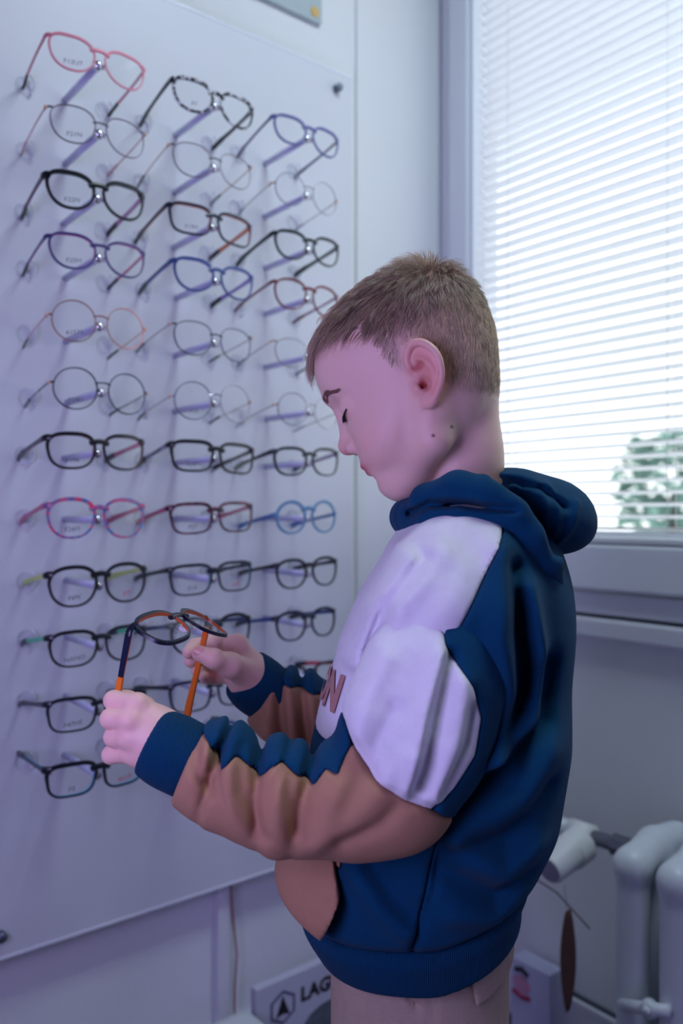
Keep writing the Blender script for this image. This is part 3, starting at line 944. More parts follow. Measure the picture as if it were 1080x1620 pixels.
# ears
for sg in (-1, 1):
    def E(x, y, z): return (x, sg * y, z)
    ear_rot = np.array([[math.cos(.35), -sg * 0.0, 0], [0, 1, 0], [0, 0, 1]], float)
    u = np.array([-0.36, sg * 0.16, 0.92]); u /= np.linalg.norm(u)          # long axis
    v = np.array([-0.86, sg * 0.50, -0.30]); v -= u * (u @ v); v /= np.linalg.norm(v)
    w_ = np.cross(u, v)
    R = np.stack([u, v, w_], 1)
    hd.ell(E(-0.0055, 0.0715, 0.008), (0.0270, 0.0155, 0.0030), 0.006, rot=R)
    hd.chain([E(.0030, .0675, .010), E(.0050, .0690, .020), E(.0020, .0715, .0290), E(-.0060, .0755, .0345), E(-.0150, .0805, .0300), E(-.0210, .0840, .0180), E(-.0205, .0835, .0050), E(-.0140, .0795, -.0075), E(-.0030, .0730, -.0165)],
             [.0026, .0028, .0030, .0032, .0032, .0030, .0028, .0028, .0034], 0.0022, spl=4)
    hd.chain([E(-.0035, .0725, .0230), E(-.0105, .0765, .0155), E(-.0125, .0770, .0050), E(-.0085, .0745, -.0045), E(-.0010, .0715, -.0095)], [.0022, .0026, .0028, .0026, .0026], 0.0028, spl=3)
    hd.chain([E(.0045, .0660, .0075), E(-.0020, .0700, .0075), E(-.0070, .0730, .0080)], [.0022, .0018, .0012], 0.003)   # crus
    hd.ell(E(.0015, .0700, -.0150), (.0068, .0042, .0068), 0.005)          # lobe
    hd.ell(E(.0068, .0665, -.0005), (.0038, .0046, .0055), 0.004)          # tragus
    hd.ell(E(-.0015, .0755, -.0005), (.0052, .0068, .0075), 0.002, 'sub')  # concha
    hd.chain([E(.0010, .0715, .0015), E(.0015, .0660, -.0030)], [.0024, .0022], 0.002, 'sub')
    hd.ell(E(-.0025, .0755, .0150), (.0058, .0050, .0036), 0.002, 'sub')
    hd.chain([E(.001, .0740, .0225), E(-.006, .0785, .0275), E(-.0135, .0825, .0225), E(-.0168, .0845, .0110), E(-.0155, .0835, .0)], [.0016, .0018, .0018, .0016, .0012], 0.002, 'sub', spl=3)
# neck
n0 = to_head(P(722, 640, 0.785)); n1 = to_head(P(729, 720, 0.79)); n2 = to_head(P(735, 840, 0.79))
hd.chain([n0, n1, n2], [0.037, 0.0365, 0.042], 0.006)
nb = to_head(P(736, 610, 0.785)); nb2 = to_head(P(742, 740, 0.79))
hd.chain([nb, nb2], [0.025, 0.023], 0.016)
HV, HF = hd.mesh()
HN = vnormals(HV, HF)
x_, y_, z_ = HV[:, 0], HV[:, 1], HV[:, 2]
ay = np.abs(y_)
def gauss(c, r): return np.exp(-(((x_ - c[0]) / r[0]) ** 2 + ((ay - c[1]) / r[1]) ** 2 + ((z_ - c[2]) / r[2]) ** 2))
skin = np.array(lin((232, 190, 176)))
hcol = np.tile(skin, (len(HV), 1))
def blend(c, w):
    global hcol
    w = np.clip(w, 0, 1)[:, None]
    hcol = hcol * (1 - w) + np.array(lin(c)) * w
blend((226, 150, 142), 0.30 * gauss((0.068, 0.036, -0.018), (0.03, 0.022, 0.018)))
blend((214, 110, 105), 0.55 * gauss((0.098, 0.0, -0.012), (0.010, 0.012, 0.010)))
blend((206, 92, 104), 0.95 * np.clip(gauss((0.087, 0.0, -0.0370), (0.016, 0.0200, 0.0066)) * 2.2, 0, 1) * (x_ > 0.072))
blend((214, 96, 92), 0.55 * np.clip(gauss((-0.004, 0.077, 0.006), (0.02, 0.012, 0.03)), 0, 1))
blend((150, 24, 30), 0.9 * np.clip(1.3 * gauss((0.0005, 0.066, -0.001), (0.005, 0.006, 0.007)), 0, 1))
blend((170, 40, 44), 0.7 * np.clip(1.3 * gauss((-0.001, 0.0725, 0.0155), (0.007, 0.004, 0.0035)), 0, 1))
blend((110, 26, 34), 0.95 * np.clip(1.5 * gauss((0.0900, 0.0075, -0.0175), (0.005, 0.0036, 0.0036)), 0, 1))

# hairline (head-local): True where hair grows
def scalp_mask(x, y, z):
    xs = [-0.09, -0.052, -0.030, -0.018, -0.010, 0.004, 0.010, 0.0175, 0.0215, 0.030, 0.041, 0.055, 0.068, 0.085, 0.12]
    zs = [-0.038, -0.036, -0.026, -0.012, 0.030, 0.032, 0.010, 0.018, 0.044, 0.060, 0.072, 0.079, 0.083, 0.086, 0.086]
    return z - np.interp(x, xs, zs)
sm = scalp_mask(x_, y_, z_)
earish = (ay > 0.0702) & (x_ > -0.028) & (x_ < 0.014) & (z_ < 0.045) & (z_ > -0.03)
scalp_w = np.clip(sm / np.where(z_ < 0.075, 0.028, 0.012), 0, 1) * (~earish)
blend((164, 128, 108), 0.72 * scalp_w)
# moles on the neck
for px, py in ((690, 693), (717, 678)):
    c = to_head(P(px, py, 0.742))
    dd = (x_ - c[0]) ** 2 + (z_ - c[2]) ** 2
    blend((96, 44, 40), np.clip(1.6 - np.sqrt(dd) / 0.0012, 0, 1) * (y_ > 0))
headV = from_head(HV)

# ---- hands
def hand(lo, hi, fn):
    g = SDF(lo, hi, 0.0014)
    fn(g)
    V, F = g.mesh()
    return V, F
NAILS = []
def near_hand(g):
    W = P(262, 1180, 0.662)
    mcp = [P(216, 1114, 0.660), P(206, 1139, 0.652), P(206, 1166, 0.652), P(212, 1190, 0.658)]
    pip = [P(180, 1108, 0.668), P(175, 1137, 0.658), P(180, 1166, 0.660), P(176, 1194, 0.666)]
    dip = [P(186, 1108, 0.690), P(182, 1138, 0.681), P(188, 1166, 0.682), P(186, 1192, 0.684)]
    tip = [P(202, 1108, 0.697), P(204, 1140, 0.692), P(208, 1168, 0.692), P(206, 1190, 0.692)]
    rr = [(.0082, .0079, .0072, .0062), (.0084, .0080, .0073, .0063), (.0082, .0077, .0071, .0061), (.0078, .0073, .0064, .0054)]
    for i in range(4):
        g.chain([mcp[i], pip[i], dip[i], tip[i]], list(rr[i]), 0.0014)
    for i in range(4):
        g.chain([W + (mcp[i] - mcp[1]) * 0.35, 0.5 * (W + mcp[i]), mcp[i] + (mcp[i] - pip[i]) * 0.1], [.0160, .0130, .0082], 0.006)
    g.ell(0.5 * (W + 0.5 * (mcp[1] + mcp[2])) + np.array([0, 0.008, 0]), (0.024, 0.014, 0.022), 0.012)
    g.chain([P(252, 1150, 0.682), P(226, 1122, 0.704), P(200, 1110, 0.714), P(184, 1104, 0.710)], [.013, .0105, .0092, .0070], 0.006)
    for i in range(4):
        g.ell(mcp[i] + np.array([0.000, -0.004, 0]), (0.0075, 0.006, 0.0065), 0.006)
    g.chain([W, P(320, 1212, 0.660), P(400, 1245, 0.655)], [0.0225, 0.023, 0.027], 0.014)
nhV, nhF = hand((-0.215, 0.60, 0.76), (-0.065, 0.745, 0.87), near_hand)

def far_hand(g):
    W = P(394, 1068, 0.848)
    mcp = [P(376, 1020, 0.842), P(378, 1036, 0.856), P(376, 1052, 0.860), P(372, 1066, 0.856)]
    pip = [P(334, 1016, 0.850), P(334, 1035, 0.870), P(336, 1056, 0.872), P(342, 1072, 0.866)]
    dip = [P(308, 1022, 0.836), P(310, 1039, 0.852), P(316, 1060, 0.856), P(326, 1072, 0.852)]
    tip = [P(298, 1032, 0.820), P(301, 1046, 0.832), P(311, 1060, 0.836), P(322, 1070, 0.836)]
    rr = [(.0088, .0082, .0074, .0064), (.0092, .0084, .0076, .0066), (.0088, .0080, .0074, .0064), (.0080, .0074, .0064, .0054)]
    for i in range(4):
        g.chain([mcp[i], pip[i], dip[i], tip[i]], list(rr[i]), 0.002)
        g.chain([W + (mcp[i] - mcp[1]) * 0.35, 0.5 * (W + mcp[i]), mcp[i]], [.0150, .0130, .0095], 0.010)
    th = [P(388, 1064, 0.832), P(364, 1052, 0.806), P(338, 1042, 0.788), P(316, 1034, 0.790)]
    g.chain(th, [.0150, .0118, .0090, .0078], 0.006)
    g.chain([W, P(430, 1100, 0.86), P(480, 1140, 0.87)], [0.0215, 0.023, 0.027], 0.012)
fhV, fhF = hand((-0.175, 0.765, 0.76), (-0.02, 0.905, 0.895), far_hand)

# ---- hidden body under the clothes (coarser), joined with head and hands to one skin mesh
bd = SDF((-0.12, 0.60, -0.01), (0.22, 0.98, 1.02), 0.006)
bd.chain([P(735, 790, .79), P(715, 960, .79), P(690, 1180, .79), P(676, 1480, .79), P(676, 1540, .79)], [.040, .060, .066, .064, .060], 0.03)
bd.cap(P(745, 900, .80), P(740, 945, .69), .036, .034, .02)
bd.cap(P(745, 900, .80), P(720, 960, .88), .036, .034, .02)
bd.chain([P(735, 960, .69), P(640, 1235, .65), P(450, 1258, .652), P(330, 1215, .658)], [.034, .028, .024, .021], .01)
bd.chain([P(720, 960, .88), P(590, 1160, .90), P(480, 1135, .878)], [.034, .028, .022], .01)
bd.chain([np.array([.080, .760, .50]), np.array([.085, .733, .32]), np.array([.095, .730, .06])], [.040, .036, .026], .01)
bd.chain([np.array([.075, .825, .50]), np.array([.072, .851, .32]), np.array([.082, .854, .06])], [.040, .036, .026], .01)
bV, bF = bd.mesh()
fingers_col = np.array(lin((232, 186, 174)))
def handcol(V):
    c = np.tile(fingers_col, (len(V), 1)).astype(float)
    return c
Vs = [headV, nhV, fhV, bV]; Fs = [HF, nhF, fhF, bF]
off = np.cumsum([0] + [len(v) for v in Vs[:-1]])
allV = np.concatenate(Vs); allF = np.concatenate([f + o_ for f, o_ in zip(Fs, off)])
allC = np.concatenate([hcol, handcol(nhV), handcol(fhV), handcol(bV)])
m_skin = mat('skin', (226, 180, 166), 0.48, attr='Col', sss=0.25, spec=0.35, bump=0.06, bscale=900)
link('body', np_mesh('body', allV, allF, allC), m_skin, boy)

# thumb nail of the far hand
def nail(c, n, t, w_, l_):
    n = np.array(n, float); n /= np.linalg.norm(n); t = np.array(t, float); t -= n * (t @ n); t /= np.linalg.norm(t); s_ = np.cross(n, t)
    V = []; F = []
    for i in range(7):
        for j in range(7):
            u_, v_ = i / 3 - 1, j / 3 - 1
            ww = w_ * math.sqrt(max(0.05, 1 - 0.5 * max(0, u_) ** 2 - 0.25 * max(0, -u_) ** 2))
            V.append(c + t * u_ * l_ + s_ * v_ * ww - n * (0.0016 * v_ * v_ + 0.0006 * u_ * u_))
    for i in range(6):
        for j in range(6):
            F.append((i * 7 + j, i * 7 + j + 1, i * 7 + j + 8, i * 7 + j + 7))
    return link('fingernail', mesh('nail', V, F), mat('nail', (226, 160, 156), 0.3), boy, True)
thd = P(316, 1034, .790) - P(338, 1042, .788)
nail(P(317, 1031, .790) + np.array([0, -0.0079, 0.0012]), (0.0, -1, 0.25), thd, 0.0048, 0.0058)

# ---- hair strands
fc = HV[HF].mean(1)
fcm = scalp_mask(fc[:, 0], fc[:, 1], fc[:, 2])
fear = (np.abs(fc[:, 1]) > 0.0702) & (fc[:, 0] > -0.028) & (fc[:, 0] < 0.014) & (fc[:, 2] < 0.045) & (fc[:, 2] > -0.03)
prob = np.clip((fcm + 0.002) / np.where(fc[:, 2] < 0.075, 0.030, 0.010), 0.0, 1) * (~fear)
prob[fc[:, 2] < -0.06] = 0
NS = 26000
pick = rng.choice(len(HF), NS, p=prob / prob.sum())
wts = rng.dirichlet(np.ones(4), NS)
roots = (HV[HF[pick]] * wts[:, :, None]).sum(1)
nor = HN[HF[pick]].mean(1); nor /= np.linalg.norm(nor, axis=1)[:, None]
crown = np.array([-0.052, 0.006, 0.112])
def unit(v): return v / (np.linalg.norm(v, axis=1)[:, None] + 1e-9)
away = roots - crown
dc = np.linalg.norm(away, axis=1)
flow = away - nor * (away * nor).sum(1)[:, None]
flow = unit(flow)
flow += np.array([0.25, 0, -0.35]) * np.clip((0.075 - roots[:, 2]) / 0.05, 0, 1)[:, None]
flow += np.array([0.35, 0, 0.0]) * np.clip((roots[:, 2] - 0.08) / 0.03, 0, 1)[:, None]
key = np.floor(roots / 0.0065).astype(int)
hsh = (key[:, 0] * 73856093 ^ key[:, 1] * 19349663 ^ key[:, 2] * 83492791) % 100003
cj = np.random.default_rng(3).normal(0, 1, (100003, 3))[hsh]
flow += cj * 0.22 + rng.normal(0, 0.10, (NS, 3))
flow = unit(flow - nor * (flow * nor).sum(1)[:, None])
top = np.clip((roots[:, 2] - 0.052) / 0.040, 0, 1)
front = np.clip((roots[:, 0] - 0.02) / 0.06, 0, 1)
frontc = np.clip((roots[:, 0] - 0.055) / 0.02, 0, 1) * np.clip((0.050 - np.abs(roots[:, 1])) / 0.02, 0, 1)
length = 0.0085 + top * (0.015 + 0.008 * front) + 0.004 * frontc
length *= rng.uniform(0.7, 1.15, NS)
edge = np.clip(scalp_mask(roots[:, 0], roots[:, 1], roots[:, 2]) / 0.02, 0.35, 1)
length *= np.where(top > 0.2, 1, edge)
tuft = np.exp(-(dc / 0.023) ** 2)
length = length * (1 - 0.1 * tuft) + 0.013 * tuft * rng.uniform(0.4, 1.6, NS)
lift = 0.22 + 0.30 * top + 0.80 * tuft + rng.normal(0, 0.07, NS) + 0.16 * cj[:, 1] * top
lift *= 1 - 0.15 * front
centers = (key + 0.5) * 0.0065
pull = centers - roots
pull -= nor * (pull * nor).sum(1)[:, None]
NSEG = 4
hv = np.zeros((NS, NSEG + 1, 3, 3), np.float32)
side = unit(np.cross(flow, nor))
for i in range(NSEG + 1):
    t = i / NSEG
    s_ = (length * t)[:, None]
    bend_ = s_ ** 2 / (2 * 0.075)
    lf_ = np.sin(lift)[:, None] * s_ * (1 - 0.40 * t)
    cpos = roots - nor * 0.0004 + flow * s_ * np.cos(lift)[:, None] + nor * lf_ - nor * bend_ * (1.0 - 0.6 * tuft[:, None]) + pull * (0.75 * t * t) * top[:, None]
    cpos = cpos + np.array([0, 0, -1.0]) * (s_ ** 2) * 4.0 * frontc[:, None]
    rad = 0.00024 * (1 - 0.75 * t)
    for j in range(3):
        th = 2 * math.pi * j / 3
        hv[:, i, j] = cpos + (side * math.cos(th) + nor * math.sin(th)) * rad
hV = from_head(hv.reshape(-1, 3).astype(float))
base = (np.arange(NS) * (NSEG + 1) * 3)[:, None]
qf = []
for i in range(NSEG):
    for j in range(3):
        j2 = (j + 1) % 3
        qf.append([i * 3 + j, i * 3 + j2, (i + 1) * 3 + j2, (i + 1) * 3 + j])
hFc = (base[:, None, :] + np.array(qf)[None]).reshape(-1, 4)
tone = rng.uniform(0, 1, NS)
sidec = np.clip((0.07 - roots[:, 2]) / 0.05, 0, 1)
tone = np.clip(tone * 0.70 + 0.42 * sidec + 0.12 * cj[:, 0] + 0.35 * tuft + 0.15 * front, 0, 1)
hc = np.array(lin((122, 97, 80)))[None] * (1 - tone[:, None]) + np.array(lin((238, 212, 180)))[None] * tone[:, None]
hc = np.repeat(hc, (NSEG + 1) * 3, 0)
m_hair = mat('hair', (140, 106, 80), 0.42, attr='Col', spec=0.5)
tag(link('hair', np_mesh('hair', hV, hFc, hc), m_hair, boy), 'short light brown hair with a fringe and crown tuft', kind='stuff')

# eyebrows and lashes (small strand meshes)
def strands(name, roots_, dirs, ln, rad, m, curl=None, par=boy):
    mb = MB()
    for p, d, L in zip(roots_, dirs, ln):
        p = np.array(p); d = np.array(d) / np.linalg.norm(d)
        c = curl if curl is not None else np.zeros(3)
        pts = [from_head(p + d * L * t + c * (L * t * t)) for t in (0, .5, 1)]
        mb.tube([tuple(q) for q in pts], [rad, rad * .8, rad * .25], 3, cap=False)
    return mb.build(name, m, par, True)
FV = HV[(HV[:, 0] > 0.045) & (HV[:, 2] > -0.01) & (HV[:, 2] < 0.06)]
FNm = HN[(HV[:, 0] > 0.045) & (HV[:, 2] > -0.01) & (HV[:, 2] < 0.06)]
def project(y, z):
    """the outermost face point at lateral y and height z, with its normal"""
    d_ = (FV[:, 1] - y) ** 2 + (FV[:, 2] - z) ** 2
    c = np.argsort(d_)[:6]
    return np.array([FV[c, 0].mean(), y, z]), unit(FNm[c].mean(0)[None])[0]
m_brow = mat('eyebrow_hair', (150, 116, 100), 0.6)
m_lash = mat('eyelash', (26, 20, 26), 0.5)
for sg in (-1, 1):
    rs, ds, ls = [], [], []
    for i in range(300):
        t = random.random()
        y = 0.0155 + 0.0305 * t
        zc = 0.0362 + 0.0045 * math.sin(math.pi * min(1, t * 1.15)) - 0.001 * t
        wd = 0.0032 * (1 - 0.55 * t)
        p, nn = project(sg * y, zc + random.uniform(-wd, wd))
        d_ = np.array([-0.2, sg * (0.8 + 0.3 * t), 0.55 - 0.9 * t + random.uniform(-.25, .25)])
        d_ -= nn * (d_ @ nn); d_ /= np.linalg.norm(d_)
        rs.append(p + nn * 0.0001); ds.append(d_ + nn * 0.16); ls.append(random.uniform(0.004, 0.0062))
    strands('eyebrow', rs, ds, ls, 0.00016, m_brow)
    rs, ds, ls = [], [], []
    line = []
    yy_ = np.linspace(0.0185, 0.044, 30)
    fit = np.polyfit(yy_, [project(sg * q, 0.0118 - 0.0012 * math.sin(math.pi * (q - .0185) / .0255) + 0.0046 * ((q - .0185) / .0255) ** 2)[0][0] for q in yy_], 3)
    for i in range(60):
        t = i / 59
        y = 0.0185 + 0.0255 * t
        z = 0.0118 - 0.0012 * math.sin(math.pi * t) + 0.0046 * t * t
        p, nn = project(sg * y, z)
        p[0] = max(p[0], np.polyval(fit, y))
        line.append(p + nn * 0.0004)
        rs.append(p + nn * 0.0003); ds.append(nn * 0.75 + np.array([0.25, sg * 0.25 * t, -0.65])); ls.append(0.0038 + 0.0022 * t)
    lo = strands('eyelashes', rs, ds, ls, 0.00030, m_lash, curl=np.array([0.03, 0, 0.10]))
    MB().tube([tuple(from_head(p)) for p in line], [0.0005 + 0.0008 * math.sin(math.pi * min(1, 0.15 + 0.8 * i / 59)) for i in range(60)], 6).build('lid_line', m_lash, lo, True)

# ---- sweatshirt
def fab(name, rgb, **kw):
    return mat(name, rgb, 0.92, var=0.06, vscale=120, bump=0.35, bscale=1500, sheen=0.03, spec=0.12, **kw)
m_navy = fab('fleece_navy', (4, 60, 92))
m_white = fab('fleece_white', (222, 220, 226))
m_tan = fab('fleece_tan', (172, 128, 102))
m_ribs = mat('rib_navy', (4, 57, 88), 0.9, rib=('X', 190), spec=0.12, sheen=0.03)
m_print = mat('chest_print', (168, 122, 116), 0.8)

PT = math.radians(10)
ct_, st_ = math.cos(PT), math.sin(PT)
TZ = [0.555, 0.592, 0.617, 0.640, 0.660, 0.708, 0.781, 0.824, 0.8845, 0.930, 0.965, 0.995]
TC = [0.0770, 0.0765, 0.0680, 0.0650, 0.0690, 0.0830, 0.0949, 0.0997, 0.1076, 0.1160, 0.1230, 0.1290]
TA = [0.0935, 0.0940, 0.1030, 0.1060, 0.1120, 0.1220, 0.122, 0.117, 0.104, 0.089, 0.074, 0.060]
TB = [0.112, 0.116, 0.122, 0.128, 0.132, 0.138, 0.142, 0.144, 0.142, 0.130, 0.105, 0.080]
TCY = 0.792
def tcurve(A, z):
    return np.interp(z, TZ, A)
zz_f = np.linspace(0.55, 1.0, 400)
def smooth_curve(A):
    v = np.interp(zz_f, TZ, A)
    k_ = np.hanning(31); k_ /= k_.sum()
    return np.convolve(np.pad(v, 15, mode='edge'), k_, 'valid')
SC, SA, SB = smooth_curve(TC), smooth_curve(TA), smooth_curve(TB)
def torso_sd(X, Y, Z):
    c = np.interp(Z, zz_f, SC); a = np.interp(Z, zz_f, SA); b = np.interp(Z, zz_f, SB)
    dr, df = X - c, Y - TCY
    p = -ct_ * dr + st_ * df; q = -st_ * dr - ct_ * df
    n = (np.abs(p / a) ** 2.3 + np.abs(q / b) ** 2.3 + 1e-12) ** (1 / 2.3)
    return ((n - 1) * np.minimum(a, b) * 0.92).astype(np.float32)
to = SDF((-0.085, 0.60, 0.545), (0.262, 0.985, 1.045), 0.0026)
sl, X, Y, Z = to.win((-1, 0, 0), (1, 2, 2))
d = torso_sd(X, Y, Z)
d = smax(d, np.broadcast_to(Z - 0.985, d.shape).astype(np.float32), 0.03)
HTILT = np.where(X < 0.08, 0.06, 0.26) * (X - 0.08)
d = smax(d, np.broadcast_to(0.599 + HTILT - Z, d.shape).astype(np.float32), 0.006)
to.D = d
# shoulders
to.chain([P(735, 850, .79), P(738, 905, .705), P(722, 985, .672)], [.050, .050, .050], .035)
to.chain([P(735, 850, .79), P(712, 895, .885), P(690, 960, .915)], [.050, .050, .050], .035)
# the side of the chest in front of the near arm, back swell
to.ell(P(800, 960, .80), (.055, .11, .09), .03)
def soft(g, pts, f, wd, amp, ymax=0.80, ymin=0.0):
    """push the surface out (amp>0) or in along a line given in the side view"""
    q = [P2(x, y, f) for x, y in pts]
    Xg = g.ax[0][:, None]; Zg = g.ax[2][None, :]
    e_ = amp * np.exp(-(line_d(q, Xg, Zg) / wd) ** 2)
    m_ = ((g.ax[1] < ymax) & (g.ax[1] > ymin)).astype(np.float32)
    g.D -= (e_[:, None, :] * m_[None, :, None]).astype(np.float32)
FS = 0.655
soft(to, [(640, 880), (585, 960), (560, 1040)], .70, .010, .011, .82)
soft(to, [(690, 870), (625, 950), (598, 1030)], .68, .012, .010, .80)
soft(to, [(665, 880), (610, 950), (580, 1030)], .68, .006, -.007, .80)
soft(to, [(725, 900), (690, 960), (650, 1010)], .66, .014, .006, .80)
soft(to, [(600, 1036), (650, 1020), (707, 1026)], FS, .006, -.007, .80)
soft(to, [(790, 870), (780, 1000), (800, 1080), (785, 1190)], FS, .012, .012, .78)
soft(to, [(815, 900), (815, 1000), (828, 1100), (800, 1170)], FS, .008, -.010, .78)
soft(to, [(835, 930), (862, 1060), (850, 1140), (760, 1205)], FS, .009, .013, .78)
soft(to, [(880, 1060), (866, 1150), (780, 1222), (720, 1260)], FS, .010, -.013, .78)
soft(to, [(880, 1200), (830, 1270), (720, 1300)], FS, .016, .010, .78)
soft(to, [(880, 1260), (800, 1330), (710, 1345)], FS, .010, -.008, .78)
soft(to, [(720, 1330), (800, 1385), (860, 1350)], FS, .012, .009, .78)
soft(to, [(700, 1380), (790, 1432), (845, 1415)], FS, .010, -.008, .78)
soft(to, [(720, 1450), (790, 1462), (840, 1430)], FS, .010, .007, .78)
soft(to, [(555, 1380), (600, 1440), (640, 1475)], FS, .012, .008, .78)
soft(to, [(590, 1380), (625, 1430), (650, 1455)], FS, .010, -.006, .78)
soft(to, [(700, 1330), (690, 1400), (668, 1470), (655, 1512)], FS, .0035, -.0035, .75)
# hem gather: narrow groove where the rib band starts
HB = 0.640
Zc = to.ax[2][None, None, :]; Xc = to.ax[0][:, None, None]; Yc = to.ax[1][None, :, None]
hemz = HB - 0.06 * (Xc - 0.08) * 0 + 0.0 * Yc
to.D += (0.005 * np.exp(-((Zc - HB - HTILT) / 0.006) ** 2)).astype(np.float32)
# panels
def region(g, poly, f):
    return poly_sd([P2(x, y, f) for x, y in poly], g.ax[0][:, None], g.ax[2][None, :])[:, None, :]
XR = to.ax[0][:, None, None]; YR = to.ax[1][None, :, None]; ZR = to.ax[2][None, None, :]
seam = poly_sd([(-.3, .90), (-.3, 1.2), (.20, 1.2), (.136, .992), (.0803, .8966), (.0775, .76), (.0756, .738), (.066, .69), (.058, .646), (.054, .56), (-.3, .56)], to.ax[0][:, None], to.ax[2][None, :])[:, None, :]   # front part of the garment
hem = np.broadcast_to(ZR - HB, to.D.shape)
STRIPE0, STRIPE1 = 0.772, 0.800
def panel_mesh(name, g, regs, m, k=0.004, par=None):
    D = g.D
    for r_ in regs:
        D = smax(D, r_.astype(np.float32), k)
    V, F = surface_nets(D, g.lo, g.h)
    return link(name, np_mesh(name, V, F), m, par if par is not None else hoodie)
hoodie = empty('hooded_sweatshirt'); hoodie.parent = boy
hoodie['label'] = 'navy, white and tan fleece hooded sweatshirt'
panel_mesh('white_chest_panel', to, [seam, STRIPE1 - ZR], m_white)
panel_mesh('chest_stripe', to, [seam, ZR - STRIPE1, STRIPE0 - ZR], m_navy)
HBZ = HB + HTILT - ZR
tanr = smax(smax(ZR - STRIPE0 + 0 * XR, 0.705 - ZR + 0 * XR, 0), XR - 0.0 + 0 * ZR, 0) + 0 * YR
panel_mesh('tan_front_panel', to, [seam, tanr], m_tan)
panel_mesh('lower_front_panel', to, [seam, ZR - STRIPE0, -tanr, HBZ], m_navy)
panel_mesh('navy_back_panel', to, [-seam, HBZ], m_navy)
panel_mesh('hem_band', to, [-HBZ], m_ribs)

# kangaroo pocket
pk = SDF((-0.085, 0.62, 0.61), (0.12, 0.96, 0.77), 0.0026)
sl, X, Y, Z = pk.win((-1, 0, 0), (1, 2, 2))
pk.D = torso_sd(X, Y, Z) - 0.0065 - 0.010 * np.exp(-((Z - 0.665) / 0.03) ** 2).astype(np.float32) * (X < 0.06)
preg = region(pk, [(300, 1230), (300, 1395), (400, 1428), (455, 1452), (508, 1474), (537, 1405), (526, 1340), (530, 1230)], 0.69)
panel_mesh('kangaroo_pocket', pk, [preg], m_tan, 0.003)
# pocket edge stitching
soft_pts = [(524, 1345), (532, 1405), (511, 1457)]

# near sleeve
ns = SDF((-0.150, 0.545, 0.720), (0.150, 0.770, 0.945), 0.0022)
axp = [P(262, 1186, .660), P(300, 1203, .660), P(360, 1232, .655), P(450, 1262, .650), P(560, 1264, .645), P(622, 1246, .645), P(655, 1150, .650), P(690, 1070, .660), P(715, 1010, .672)]
axr = [.027, .030, .0365, .0405, .0420, .0460, .0530, .0540, .0500]
ns.chain(axp, axr, 0.0)
ns.ell(P(690, 1165, .655), (.040, .040, .050), .02)
# pillow folds on the forearm, leaning
Xn = ns.ax[0][:, None, None]; Yn = ns.ax[1][None, :, None]; Zn = ns.ax[2][None, None, :]
e0, e1 = P(300, 1203, .655), P(560, 1264, .65)
axis = (e1 - e0) / np.linalg.norm(e1 - e0); Lf = np.linalg.norm(e1 - e0)
s_al = ((Xn - e0[0]) * axis[0] + (Zn - e0[2]) * axis[2])
zrel = Zn - (e0[2] + s_al * axis[2])
fw = np.clip(s_al / 0.02, 0, 1) * np.clip((Lf + 0.02 - s_al) / 0.03, 0, 1)
ph = s_al + 0.42 * zrel + 0.004 * np.sin(zrel * 90)
upw = np.clip((zrel + 0.045) / 0.06, 0.10, 1.0) * np.clip((0.050 - zrel) / 0.025, 0.30, 1.0)
for c_, wd_, am_, lean in ((0.006, .0080, .009, -.35), (0.040, .0095, .010, .25), (0.076, .0100, .010, .12), (0.112, .0105, .009, -.15)):
    q = (s_al + lean * zrel - c_)
    ns.D -= (am_ * np.exp(-(q / wd_) ** 2) * fw * upw).astype(np.float32)
for c_, wd_, am_, lean in ((0.022, .0040, .011, -.10), (0.058, .0045, .012, .22), (0.094, .0050, .011, .0), (0.030, .003, .004, .5), (0.068, .003, .003, -.2)):
    q = (s_al + lean * zrel - c_)
    ns.D += (am_ * np.exp(-(q / wd_) ** 2) * fw * upw).astype(np.float32)
def softn(pts, f, wd, amp): soft(ns, pts, f, wd, amp, 0.70)
FN = 0.605
softn([(300, 1190), (305, 1230), (330, 1262)], FN, .005, -.006)
softn([(415, 1330), (380, 1260), (372, 1200)], FN, .006, -.006)
softn([(470, 1320), (455, 1250), (452, 1200)], FN, .006, -.006)
softn([(640, 1190), (560, 1290), (500, 1335)], FN, .010, .005)
softn([(655, 1240), (600, 1300), (540, 1330)], FN, .006, -.004)
# white part folds
softn([(700, 1035), (670, 1120), (640, 1250)], FN, .006, .009)
softn([(712, 1040), (690, 1130), (665, 1240)], FN, .006, -.009)
softn([(735, 1080), (722, 1160), (690, 1250)], FN, .008, .007)
softn([(748, 1120), (735, 1180), (700, 1250)], FN, .004, -.006)
softn([(610, 1045), (575, 1110), (560, 1160)], FN, .010, .005)
softn([(625, 1120), (600, 1170), (590, 1220)], FN, .006, -.004)
softn([(690, 1278), (600, 1236), (548, 1158)], FN, .0035, -.0035)
white_reg = region(ns, [(520, 900), (520, 1120), (545, 1155), (562, 1190), (592, 1232), (640, 1262), (683, 1282), (720, 1250), (754, 1200), (764, 1140), (750, 1090), (707, 1025), (700, 900)], FN)
cuff_axis = P(330, 1218, .655) - P(250, 1180, .66); cuff_axis /= np.linalg.norm(cuff_axis)
cp = P(300, 1203, .658)
cuff_reg = ((Xn - cp[0]) * cuff_axis[0] + (Zn - cp[2]) * cuff_axis[2] + 0 * Yn)
cuff_reg = np.broadcast_to(cuff_reg, ns.D.shape)
strip = -(zrel - 0.0185 + 0.25 * (Yn - 0.65) * -1.0)
strip = np.broadcast_to(strip, ns.D.shape)
elbow_cut = region(ns, [(250, 900), (250, 1400), (560, 1400), (560, 1185), (520, 900)], FN)
sleeve = empty('near_sleeve'); sleeve.parent = hoodie
sleeve.name = 'sleeve'
wr = np.broadcast_to(white_reg, ns.D.shape)
